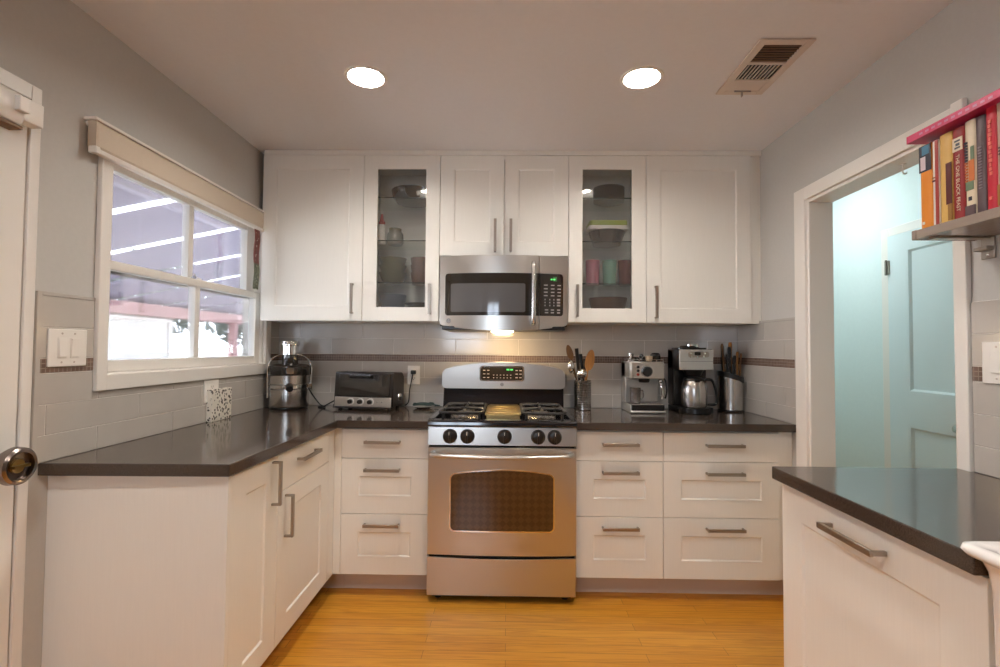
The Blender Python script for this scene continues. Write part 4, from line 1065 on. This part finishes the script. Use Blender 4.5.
b = MB(); b.lathe([(.031, -.002), (.036, -.002), (.037, 0)], (-.004, -.056, .249), 30, ax='y'); E(b, 'dial_ring', 'chrome', hd)
M['redbtn'] = mat('red button', (.28, .03, .02), .3)
for z, m in ((.274, 'black'), (.252, 'black'), (.229, 'redbtn')):
    b = MB(); b.lathe([(0, -.008), (.008, -.007), (.009, 0)], (-.056, -.056, z), 16, ax='y'); E(b, 'button', m, hd)
b = MB(); b.lathe([(0, .18), (.030, .18), (.034, .192), (.034, .205)], (-.005, .0, 0), 28); E(b, 'brew_head', 'black')
b = MB(); b.ball((.082, -.035, .19), (.014, .014, .014), 16); b.tube(spline([(.082, -.035, .185), (.088, -.05, .15), (.092, -.055, .11), (.084, -.06, .085)], 6), .005, 10); b.tube([(.088, -.05, .155), (.093, -.055, .105)], .009, 10); E(b, 'steam_wand', 'chrome')
b = MB(); b.tube(spline([(.098, -.02, .215), (.112, -.04, .19), (.116, -.05, .13), (.104, -.056, .088)], 8), .006, 10); E(b, 'wand_grip', 'black')
b = MB(); b.tube([(-hwx+.004, -.04, .318), (hwx-.004, -.04, .318), (hwx-.004, .16, .318), (-hwx+.004, .16, .318)], .003, 8, closed=True)
for x in (-hwx+.004, hwx-.004, -.045, .06): b.tube([(x, -.04, .304), (x, -.04, .318)], .003, 8)
E(b, 'cup_rail', 'chrome')
cp_ = thing('milk_pitcher', 'small stainless pitcher on the espresso machine drip tray', 'pitcher', (.770, 2.985, CT+.0547))
b = MB(); b.lathe([(0, .001), (.027, .001), (.030, .004), (.033, .092), (.034, .094), (.031, .093), (.028, .006), (0, .006)], n=32); b.build('body', 'steelv', cp_)
b = MB(); b.tube(spline([(.032, .004, .078), (.048, .012, .074), (.050, .012, .035), (.030, .006, .02)], 6), .0035, 8); b.build('handle', 'chrome', cp_)
TOPZ = CT+.305
ITEM = 'things on top of the espresso machine'
r = thing('coffee_tamper', 'shiny metal tamper on top of the espresso machine, left end', 'tamper', (.752, 3.02, TOPZ), group=ITEM)
b = MB(); b.lathe([(0, 0), (.026, 0), (.026, .014), (.010, .018), (.009, .028), (.016, .036), (.016, .048), (0, .052)], n=28); b.build('body', 'chrome', r)
r = thing('portafilter', 'black handled portafilter lying on top of the espresso machine', 'portafilter', (.81, 3.035, TOPZ+.0005), group=ITEM)
b = MB(); b.lathe([(0, 0), (.026, 0), (.033, .006), (.034, .026), (.031, .028), (0, .022)], n=28); b.build('basket', 'dark', r)
b = MB(); b.tube([(.0, -.03, .018), (-.006, -.05, .026), (-.012, -.085, .034)], [.007, .011, .013], 12); b.build('handle', 'black', r)
r = thing('espresso_cup', 'small cream cup on top of the espresso machine', 'cup', (.856, 2.995, TOPZ), group=ITEM)
M['creamcup'] = mat('cream ceramic', S(196, 178, 152), .3)
b = MB(); b.lathe([(0, .001), (.014, .001), (.020, .008), (.022, .034), (.0195, .034), (.017, .010), (0, .006)], n=28); b.build('body', 'creamcup', r)
r = thing('coffee_jar', 'round black lidded jar on top of the espresso machine', 'jar', (.902, 3.02, TOPZ), group=ITEM)
b = MB(); b.lathe([(0, 0), (.027, 0), (.030, .006), (.030, .036), (0, .036)], n=28); b.build('body', 'darkglass', r)
b = MB(); b.lathe([(0, .055), (.020, .053), (.030, .044), (.031, .036), (0, .036)], n=28); b.build('lid', 'black', r)

# ------------------------------------------------------------------ coffee maker with carafe
cm = thing('coffee_maker', 'tall coffee maker with silver head and black base', 'coffee maker', (1.129, 3.0, CT))
def K(mb, name, m, par=None, bevel=0., **k): return mb.build(name, m, par or cm, bevel=bevel, **k)
hx_ = .103
b = MB(); b.box(-hx_, hx_, -.03, .175, .0, .034); b.lathe([(0, .0), (.085, .0), (.088, .004), (.088, .034), (0, .034)], (0, -.005, 0), 36); K(b, 'base', 'black', bevel=.004)
b = MB(); b.box(-hx_, hx_, .075, .175, .034, .378); K(b, 'water_tank', 'dark', bevel=.006)
b = MB(); b.box(-hx_, hx_, -.03, .175, .258, .382); hd = K(b, 'head', 'dark', bevel=.006)
b = MB(); b.box(-hx_+.002, hx_-.002, -.038, -.029, .258, .380); fp = K(b, 'front_plate', 'silver', hd, bevel=.004)
b = MB(); b.box(-hx_+.004, hx_-.004, -.0386, -.037, .309, .3105); K(b, 'seam_line', 'black', hd)
b = MB(); b.prism(rrect(-.050, .075, .334, .368, .012), 'y', -.0395, -.0375); K(b, 'button_panel', 'handle', hd)
b = MB(); b.prism(rrect(-.012, .024, .346, .366, .006), 'y', -.0405, -.039); K(b, 'clock_window', 'darkglass', hd)
for x, z in ((-.036, .358), (.048, .358), (-.032, .338), (.004, .336), (.042, .338)):
    b = MB(); b.lathe([(0, -.005), (.006, -.004), (.007, 0)], (x, -.039, z), 12, ax='y'); K(b, 'button', 'chrome', hd)
b = MB(); b.prism(rrect(-.092, .080, .0, .15, .02), 'z', .382, .392); b.lathe([(0, .408), (.05, .404), (.06, .392)], (-.005, .07, 0), 28); K(b, 'lid', 'darkglass', hd, bevel=.002)
b = MB(); b.prism(rrect(-.03, .04, .02, .06, .01), 'z', .396, .412); K(b, 'lid_tab', 'chrome', hd)
b = MB(); b.lathe([(0, .222), (.045, .222), (.062, .258)], (0, .02, 0), 28); K(b, 'brew_funnel', 'dark')
b = MB(); b.box(-hx_+.002, hx_-.01, .066, .076, .04, .256); K(b, 'niche_back', 'black')
cf = thing('coffee_carafe', 'steel thermal carafe with black handle in the coffee maker', 'carafe', (1.122, 2.99, CT+.0342))
b = MB(); b.lathe([(0, .001), (.066, .001), (.072, .006), (.075, .03), (.075, .10), (.068, .142), (.060, .160), (0, .160)], n=40); b.build('body', 'steelv', cf)
b = MB(); b.lathe([(0, .182), (.04, .181), (.058, .174), (.062, .160), (0, .160)], n=36); b.box(-.02, .02, -.072, -.04, .160, .172); b.build('lid', 'black', cf, bevel=.001)
b = MB(); b.tube(spline([(.045, -.01, .166), (.085, -.02, .168), (.105, -.024, .155), (.122, -.028, .10), (.128, -.028, .05), (.118, -.026, .022), (.074, -.016, .020)], 6), [.010]*37, 12, flat=.8); b.build('handle', 'black', cf)

# ------------------------------------------------------------------ knife block and knives
kb = thing('knife_block', 'round stainless knife block beside the coffee maker', 'knife block', (1.392, 3.105, CT))
R = .074; n = 44
def ztop(x, y): return .215-.30*x-.10*y*0
b = MB(); vs = []; 
for k in range(n):
    a = 2*PI*k/n; vs.append((R*math.cos(a), R*math.sin(a), .012))
for k in range(n):
    a = 2*PI*k/n; x, y = R*math.cos(a), R*math.sin(a); vs.append((x, y, ztop(x, y)))
b._add(vs, [tuple(range(n-1, -1, -1)), tuple(range(n, 2*n))]+[(i, (i+1) % n, (i+1) % n+n, i+n) for i in range(n)], 0)
b.build('body', 'steelv', kb)
b = MB(); b.lathe([(0, 0), (R-.004, 0), (R, .004), (R, .012), (0, .012)], n=44); b.build('base', 'black', kb)
b = MB(); vs = []
for rr, dz in ((R+.002, -.018), (R+.002, .012), (R-.008, .016), (.0, .010)):
    for k in range(n):
        a = 2*PI*k/n; x, y = rr*math.cos(a), rr*math.sin(a); vs.append((x, y, ztop(x, y)+dz))
b._add(vs, [(j*n+i, j*n+(i+1) % n, (j+1)*n+(i+1) % n, (j+1)*n+i) for j in range(3) for i in range(n)], 0); b.build('top_collar', 'black', kb)
KN = [(-.048, -.02, .175, 'wood2', .010, 'slim knife with brown handle standing left in the knife block'),
      (-.030, -.038, .115, 'black', .013, 'short black handled knife at the front left of the knife block'),
      (-.012, -.02, .165, 'black', .016, 'long black handled knife in the middle of the knife block'),
      (.006, .014, .200, 'wood', .017, 'wide pale wooden handled knife at the back of the knife block'),
      (.012, -.034, .120, 'black', .014, 'black handled knife right of middle at the front of the knife block'),
      (.034, -.012, .150, 'wood', .012, 'tan handled knife towards the right of the knife block'),
      (.050, -.020, .145, 'wood2', .009, 'brown handled knife at the right edge of the knife block'),
      (-.030, .030, .175, 'black', .013, 'black handled knife at the back left of the knife block')]
for (x, y, h, m, w, lab) in KN:
    zt = ztop(x, y)+.0145
    r = thing('kitchen_knife', lab, 'knife', (1.392+x, 3.105+y, CT+zt), group='knives in the block')
    b = MB(); b.box(-w*.75, w*.75, -.0015, .0015, -.05, .008); b.build('blade', 'chrome', r)
    b = MB(); lean = .06*x/.05*h
    b.tube([(0, 0, .004), (lean*.15, 0, h*.2), (lean*.5, 0, h*.6), (lean*.9, 0, h*.93), (lean, 0, h)], [w*.8, w*.9, w*.8, w, w*.7], 12, flat=.65); b.build('handle', m, r)
    if m == 'black':
        for q in (.3, .55, .8):
            b = MB(); b.lathe([(0, -w*.72), (.0022, -w*.70), (.0022, 0)], (lean*q, 0, h*q), 10, ax='y'); b.build('rivet', 'chrome', r)

# ------------------------------------------------------------------ contents of the glass door cabinets
F0, S1, S2, S3 = UZ0+.0182, SH[0]+.0043, SH[1]+.0043, SH[2]+.0043
def pot(name, label, cat, x, y, z, prof, m, group, extra=()):
    r = thing(name, label, cat, (x, y, z), group=group)
    b = MB(); b.lathe(prof, n=32); b.build('body', m, r)
    for nm, p, mm in extra:
        b = MB(); b.lathe(p, n=32); b.build(nm, mm, r)
    return r
def bowl(r, h, t=.004): return [(0, .001), (r*.5, .001), (r*.8, h*.35), (r, h), (r-t, h), (r*.8-t, h*.4), (r*.45, t+.001), (0, t+.001)]
def cup(r, h, t=.003, k=.82): return [(0, .001), (r*k, .001), (r, h), (r-t, h), (r*k-t, .006), (0, .006)]
GA, GB = 'dishes in the cabinet beside the window side cabinet', 'dishes in the cabinet over the espresso machine'
M['olive'] = mat('olive green ceramic', S(104, 108, 84), .3); M['brownc'] = mat('brown ceramic', S(104, 74, 60), .3); M['slate'] = mat('blue grey ceramic', S(110, 120, 138), .3)
M['darkbrown'] = mat('dark brown ceramic', S(70, 50, 38), .3); M['lime'] = mat('lime green plastic', S(150, 168, 42), .4); M['redcap'] = mat('red plastic', S(190, 34, 26), .35)
pot('glass_dish', 'dark oval dish on the top shelf of the left glass cabinet', 'dish', -.60, 3.06, S3, [(0, .001), (.10, .001), (.125, .03), (.135, .075), (.128, .075), (.118, .03), (.09, .008), (0, .008)], 'darkglass', GA)
pot('squeeze_bottle', 'white squeeze bottle with red cap behind the left cabinet glass', 'bottle', -.792, 3.05, S2, [(0, .001), (.024, .001), (.026, .006), (.026, .11), (.018, .125), (0, .125)], 'white_plastic', GA, [('cap', [(.019, .124), (.020, .14), (.012, .150), (.006, .19), (0, .192)], 'redcap')])
pot('storage_jar', 'dark green round jar beside the red capped bottle', 'jar', -.715, 3.08, S2, [(0, .001), (.045, .001), (.052, .02), (.050, .07), (.036, .09), (0, .09)], 'oliveglass', GA, [('lid', [(.038, .089), (.040, .105), (0, .108)], 'olive')])
for k in range(3):
    pot('serving_bowl', ['olive bowl at the bottom of a nested stack behind left cabinet glass', 'olive bowl in the middle of a nested stack behind left cabinet glass', 'olive bowl at the top of a nested stack behind left cabinet glass'][k], 'bowl', -.722, 3.06, S1+.045*k, bowl(.086, .075), 'olive', GA)
for k in range(3):
    pot('brown_mug', ['lowest brown cup of the stack behind left cabinet glass', 'middle brown cup of the stack behind left cabinet glass', 'topmost brown cup of the stack behind left cabinet glass'][k], 'cup', -.545, 3.06, S1+.046*k, cup(.066, .075), 'brownc', GA)
pot('mixing_bowl', 'blue grey bowl on the cabinet floor behind left cabinet glass', 'bowl', -.72, 3.06, F0, bowl(.085, .155), 'slate', GA)
for k in range(5):
    pot('dinner_plate', 'dark plate in the low stack behind left cabinet glass', 'plate', -.545, 3.06, F0+.020*k, [(0, .001), (.06, .001), (.098, .018), (.10, .021), (.06, .006), (0, .006)], 'darkbrown', 'plates stacked behind left cabinet glass')
for k in range(6):
    pot('dessert_plate', 'brown plate in the top shelf stack behind right cabinet glass', 'plate', .625, 3.06, S3+.016*k, [(0, .001), (.06, .001), (.095, .014), (.097, .017), (.06, .006), (0, .006)], 'darkbrown', 'plates stacked behind right cabinet glass')
pot('casserole_dish', 'dark glass dish under a white lid behind right cabinet glass', 'dish', .612, 3.06, S2, [(0, .001), (.085, .001), (.11, .07), (.112, .082), (.106, .082), (.08, .008), (0, .008)], 'darkglass', GB)
r = thing('flat_tray', 'white flat tray resting on the dark glass dish behind cabinet glass', 'tray', (.612, 3.05, S2+.0822), group=GB)
b = MB(); b.prism(rrect(-.125, .120, -.09, .09, .02), 'z', .0005, .024); b.build('body', 'white_plastic', r, bevel=.004)
r = thing('plastic_lid', 'lime green lid on the white tray behind cabinet glass', 'lid', (.612, 3.05, S2+.107), group=GB)
b = MB(); b.prism(rrect(-.118, .11, -.085, .085, .02), 'z', 0, .03); b.build('body', 'lime', r, bevel=.004)
for x, m, lab in ((.522, 'pinkglass', 'pink tumbler behind the right cabinet glass'), (.626, 'greenglass', 'green tumbler between the pink and dark red tumblers'), (.722, 'redglass', 'dark red tumbler behind the right cabinet glass')):
    pot('tumbler', lab, 'tumbler', x, 3.04, S1, cup(.045, .155, .003, .86), m, 'tumblers behind the right cabinet glass')
pot('wooden_bowl', 'wide brown bowl on the cabinet floor behind right cabinet glass', 'bowl', .618, 3.05, F0, bowl(.118, .140), 'brownc', GB)

# ------------------------------------------------------------------ bookshelf and books
M['shelfgrey'] = mat('grey brown laminate', S(150, 136, 126), .16, noise=.05, nscale=(60, 6, 60))
sf = thing('wall_shelf', 'grey wall shelf on metal brackets holding the cookbooks', 'shelf', (WR, 1.25, 1.652))
b = MB(); b.box(1.288, WR-.0005, .92, 1.565, 1.652, 1.680); b.build('board', 'shelfgrey', sf, world=True, bevel=.0015)
b = MB(); b.box(1.287, WR-.0005, 1.5655, 1.583, 1.651, 1.681); b.build('end_cap', 'shelfgrey', sf, world=True, bevel=.002)
for y in (1.535, .97):
    b = MB(); b.box(WR-.006, WR-.0004, y-.022, y+.022, 1.585, 1.651); b.box(1.31, WR-.006, y-.012, y+.012, 1.646, 1.6518); b.box(WR-.03, WR-.006, y-.022, y+.022, 1.61, 1.622)
    q = b.build('bracket', 'handle', sf, world=True, bevel=.0015)
    b = MB(); b.lathe([(0, -.009), (.004, -.008), (.005, -.006)], (WR, y, 1.598), 12, ax='x'); b.build('screw', 'chrome', q)
BK = 'cookbooks on the wall shelf'
def book(y0, y1, h, cover, label, d=.172, tilt=0., deco=(), soft=False):
    """upright book, spine towards the room"""
    X = 1.302; yc = (y0+y1)/2; w = (y1-y0)
    r = thing('cookbook', label, 'book', (X, yc, 1.6803), group=BK)
    t = .0022; z0, z1 = 0, h
    b = MB(); n = 6; hw_ = w/2-.0004
    pr = [(d, hw_), (d, hw_-t), (.006, hw_-t)]+[(.006-.003*math.cos(PI/2-PI*k/n)*1.0, (hw_-t)*math.sin(PI/2-PI*k/n)) for k in range(1, n)]+[(.006, -hw_+t), (d, -hw_+t), (d, -hw_)]
    po_ = [(d, -hw_), (.004, -hw_)]+[(.0035-.0035*math.cos(-PI/2+PI*k/n), hw_*math.sin(-PI/2+PI*k/n)) for k in range(1, n)]+[(.004, hw_), (d, hw_)]
    b.prism(po_+[(d, hw_-t), (.006, hw_-t), (.006, -hw_+t), (d, -hw_+t)], 'z', z0, z1); cv = b.build('cover', cover, r)
    b = MB(); b.box(.006, d-.003, -hw_+t, hw_-t, .003, h-.004); b.build('pages', 'paper', r)
    for dk, (nm, za, zb, ya, yb, m) in enumerate(deco):
        b = MB(); b.box(-.0011-.00012*dk, .0002, ya*hw_, yb*hw_, za*h, zb*h); b.build(nm, m, cv)
    return r, cv, hw_
def cmat(n, *c, r=.4): M[n] = mat(n, S(*c), r); return n
cmat('orange book cloth', 222, 136, 34); cmat('navy book print', 40, 42, 58); cmat('teal book print', 58, 116, 146); cmat('blush book print', 206, 190, 196)
cmat('white book paper', 226, 220, 212); cmat('brick red cloth', 156, 48, 40); cmat('straw cloth', 212, 172, 96); cmat('maroon print', 84, 22, 18); cmat('deep red cloth', 142, 26, 28)
cmat('cream print', 222, 206, 180); cmat('orange print', 196, 108, 48); cmat('sage print', 104, 124, 96); cmat('plum cloth', 84, 66, 70); cmat('grey violet print', 132, 118, 128)
cmat('crimson cloth', 190, 22, 48); cmat('salmon print', 226, 120, 104); cmat('taupe cloth', 176, 150, 136); cmat('pink white paper', 226, 206, 214); cmat('rose print', 196, 120, 160); cmat('hot pink cloth', 196, 36, 92); cmat('ochre print', 150, 108, 50)
book(1.522, 1.566, .264, 'orange book cloth', 'orange cookbook with a dark picture on top of its spine, shelf end', deco=[('spine_picture', .68, .995, -1, 1, 'navy book print'), ('picture_figure', .70, .86, -.1, .75, 'blush book print'), ('picture_sky', .88, .985, -.7, .5, 'teal book print'), ('spine_dot', .055, .085, .2, .55, 'white book paper')])
book(1.497, 1.5205, .262, 'white book paper', 'thin white and brick red cookbook beside the orange one', deco=[('spine_stripe', .0, .995, -1, -.05, 'brick red cloth'), ('spine_mark', .52, .54, .0, .9, 'maroon print'), ('spine_mark', .56, .575, .0, .9, 'ochre print')])
book(1.453, 1.4955, .268, 'straw cloth', 'straw yellow cookbook with a dark maroon lower spine half', deco=[('spine_panel', .20, .66, -1, -.1, 'maroon print'), ('spine_panel', .02, .2, -1, -.35, 'ochre print')])
r, cv, h_ = book(1.414, 1.4515, .268, 'deep red cloth', 'deep red cookbook lettered THE ONE BLOCK FEAST', deco=[('spine_label', .745, .89, -.85, .85, 'cream print'), ('label_mark', .77, .79, -.5, .5, 'navy book print'), ('label_mark', .80, .83, -.4, .3, 'navy book print'), ('label_mark', .845, .865, -.5, .5, 'navy book print')])
text('spine_lettering', 'THE ONE BLOCK FEAST', .0155, Matrix(((0, 0, -1, -.0014), (0, -1, 0, 0), (-1, 0, 0, .106), (0, 0, 0, 1))), 'cream print', cv, world=False)
r, cv, h_ = book(1.381, 1.4125, .272, 'cream print', 'cream cookbook with orange and green spine patches', deco=[('spine_patch', .36, .58, -.9, .2, 'orange print'), ('spine_patch', .58, .72, -.9, -.2, 'sage print'), ('spine_patch', .27, .36, -.7, .8, 'sage print'), ('spine_patch', .0, .11, -1, 1, 'plum cloth'), ('spine_mark', .16, .2, -.3, .3, 'navy book print')]+[('spine_letter', .36+.031*k, .38+.031*k, .35, .85, 'orange print' if k < 7 else 'navy book print') for k in range(14)])
book(1.352, 1.3795, .270, 'plum cloth', 'dark plum cookbook beside the crimson one', deco=[('spine_letter', .25+.03*k, .265+.03*k, -.35, .35, 'grey violet print') for k in range(15)])
book(1.322, 1.3505, .2805, 'crimson cloth', 'tall crimson cookbook with salmon script spine', deco=[('spine_letter', .34+.042*k, .372+.042*k, -.3+.1*(k % 3), .25+.1*(k % 2), 'salmon print') for k in range(13)]+[('spine_emblem', .10, .13, -.3, .3, 'salmon print')])
book(1.298, 1.3205, .2805, 'taupe cloth', 'tall taupe cookbook beside the crimson one', deco=[('spine_patch', .02, .22, -.9, .9, 'ochre print'), ('spine_letter', .5, .515, -.5, .5, 'plum cloth'), ('spine_letter', .53, .545, -.5, .5, 'plum cloth'), ('spine_letter', .56, .575, -.5, .5, 'plum cloth')])
book(1.262, 1.2965, .278, 'pink white paper', 'pale pink cookbook cut by the photo edge', deco=[('spine_patch', .25, .7, -.9, .1, 'rose print'), ('spine_emblem', .84, .97, -.7, .5, 'crimson cloth')])
r = thing('atlas', 'large hot pink hardback lying flat on top of the upright cookbooks', 'book', (1.37, 1.42, 1.9612), 0)
b = MB(); b.box(-.092, .105, -.20, .162, 0, .0035); b.box(-.092, .105, -.20, .162, .0195, .023)
b.box(-.0945, -.09, -.20, .162, 0, .023); b.build('cover', 'hot pink cloth', r, bevel=.001)
b = MB(); b.box(-.088, .10, -.195, .157, .0036, .0194); b.build('pages', 'rose print', r)
b = MB()
for k in range(11): b.box(-.0952, -.0944, -.05-.012*k if False else .10-.022*k, .112-.022*k, .008, .014)
b.build('edge_lettering', 'rose print', r)

# ------------------------------------------------------------------ outside the kitchen window
o = MB().box(-40, -1.63, -14, 40, -.25, -.2).build('ground', 'concrete', smooth=False); struct(o, 'pale concrete patio outside the window', 'ground')
pc = thing('patio_cover', 'slatted wooden patio cover outside the window', 'patio cover', (-3.1, 6, 2.6))
for k in range(18):
    ya = -1.4+.80*k
    b = MB(); b.prism([(-1.66, 2.44), (-1.66, 2.446), (-4.7, 1.826), (-4.7, 1.82)], 'y', ya, ya+.70); b.build('roof_board', 'roofboard', pc, world=True)
b = MB(); b.box(-4.62, -4.48, -1.6, 13.2, 1.67, 1.815); b.build('beam', 'redwood', pc, world=True)
for y in (3.2, 8.1, 12.9):
    b = MB(); b.box(-4.60, -4.50, y-.05, y+.05, -.2, 1.67); b.build('post', 'redwood', pc, world=True)
lt = thing('lattice_screen', 'white lattice screen at the patio edge', 'screen', (-4.72, 5.9, -.2))
def lattice(mb, x, y0, y1, z0, z1, p, w):
    for sgn in (1, -1):
        c = -(z1-z0)-(y1-y0)
        while c < (y1-y0)+(z1-z0):
            pts = []
            ya, yb = (y0+c, y0+c+(z1-z0)) if sgn > 0 else (y0+c+(z1-z0), y0+c)
            za, zb = z0, z1
            def cut(ya, za, yb, zb):
                t0, t1 = 0., 1.; d = yb-ya
                for lim, s in ((y0, 1), (y1, -1)):
                    q0, q1 = s*(ya-lim), s*(yb-lim)
                    if q0 < 0 and q1 < 0: return None
                    if q0 < 0: t0 = max(t0, q0/(q0-q1))
                    if q1 < 0: t1 = min(t1, q0/(q0-q1))
                return None if t1 <= t0+.01 else (ya+d*t0, za+(zb-za)*t0, ya+d*t1, za+(zb-za)*t1)
            r = cut(ya, za, yb, zb)
            if r:
                dy, dz = r[2]-r[0], r[3]-r[1]; L = math.hypot(dy, dz); ny, nz = -dz/L*w/2, dy/L*w/2; xo = x+(.006 if sgn > 0 else -.006)
                q = [(r[0]+ny, r[1]+nz), (r[0]-ny, r[1]-nz), (r[2]-ny, r[3]-nz), (r[2]+ny, r[3]+nz)]
                mb.prism(q, 'x', xo-.005, xo+.005)
            c += p
b = MB(); lattice(b, -4.72, 5.3, 6.75, -.15, 1.62, .085, .056); b.build('lattice', 'trim', lt, world=True)
b = MB(); b.box(-4.75, -4.69, 5.22, 5.3, -.2, 1.66); b.box(-4.75, -4.69, 6.75, 6.83, -.2, 1.66); b.box(-4.75, -4.69, 5.3, 6.75, 1.62, 1.66); b.box(-4.75, -4.69, 5.3, 6.75, -.2, -.15); b.build('screen_frame', 'trim', lt, world=True)
fn = thing('garden_fence', 'pale wooden fence at the far side of the garden', 'fence', (-14, 14, -.2))
b = MB()
for k in range(110): b.box(-14.03, -14.0, 2+.30*k, 2.28+.30*k, -.2, 1.25)
b.build('boards', 'trim', fn, world=True)
def tree(x, y, h, r, lab):
    t = thing('garden_tree', lab, 'tree', (x, y, -.2), group='trees beyond the garden fence')
    b = MB(); b.tube([(0, 0, 0), (.1, .05, h*.4), (.05, .1, h*.75)], [.16, .12, .06], 10); b.build('trunk', 'bark', t)
    b = MB(); rnd = random.Random(int(x*100+y))
    for k in range(1500):
        v = Vector((rnd.gauss(0, 1), rnd.gauss(0, 1), rnd.gauss(0, 1))).normalized()*r*(.55+.5*rnd.random())
        v.z = v.z*.8+h*.72; a = Vector((rnd.gauss(0, 1), rnd.gauss(0, 1), rnd.gauss(0, 1))).normalized(); c = a.orthogonal().normalized()*.12; d = a.cross(c).normalized()*.22
        b._add([tuple(v-d), tuple(v+c), tuple(v+d), tuple(v-c)], [(0, 1, 2, 3)], 0)
    b.build('foliage', 'leaf', t, smooth=False)
for i, (x, y, h, r) in enumerate(((-16, 17, 4.6, 2.2), (-17, 23, 5.4, 2.6), (-16, 30, 5.0, 2.5), (-17, 11, 5.2, 2.4))):
    tree(x, y, h, r, ['round pale tree beyond the fence, second from the lattice', 'tall pale tree beyond the fence, next to the patio post', 'pale tree beyond the fence, farthest from the lattice', 'pale tree beyond the fence behind the lattice'][i])
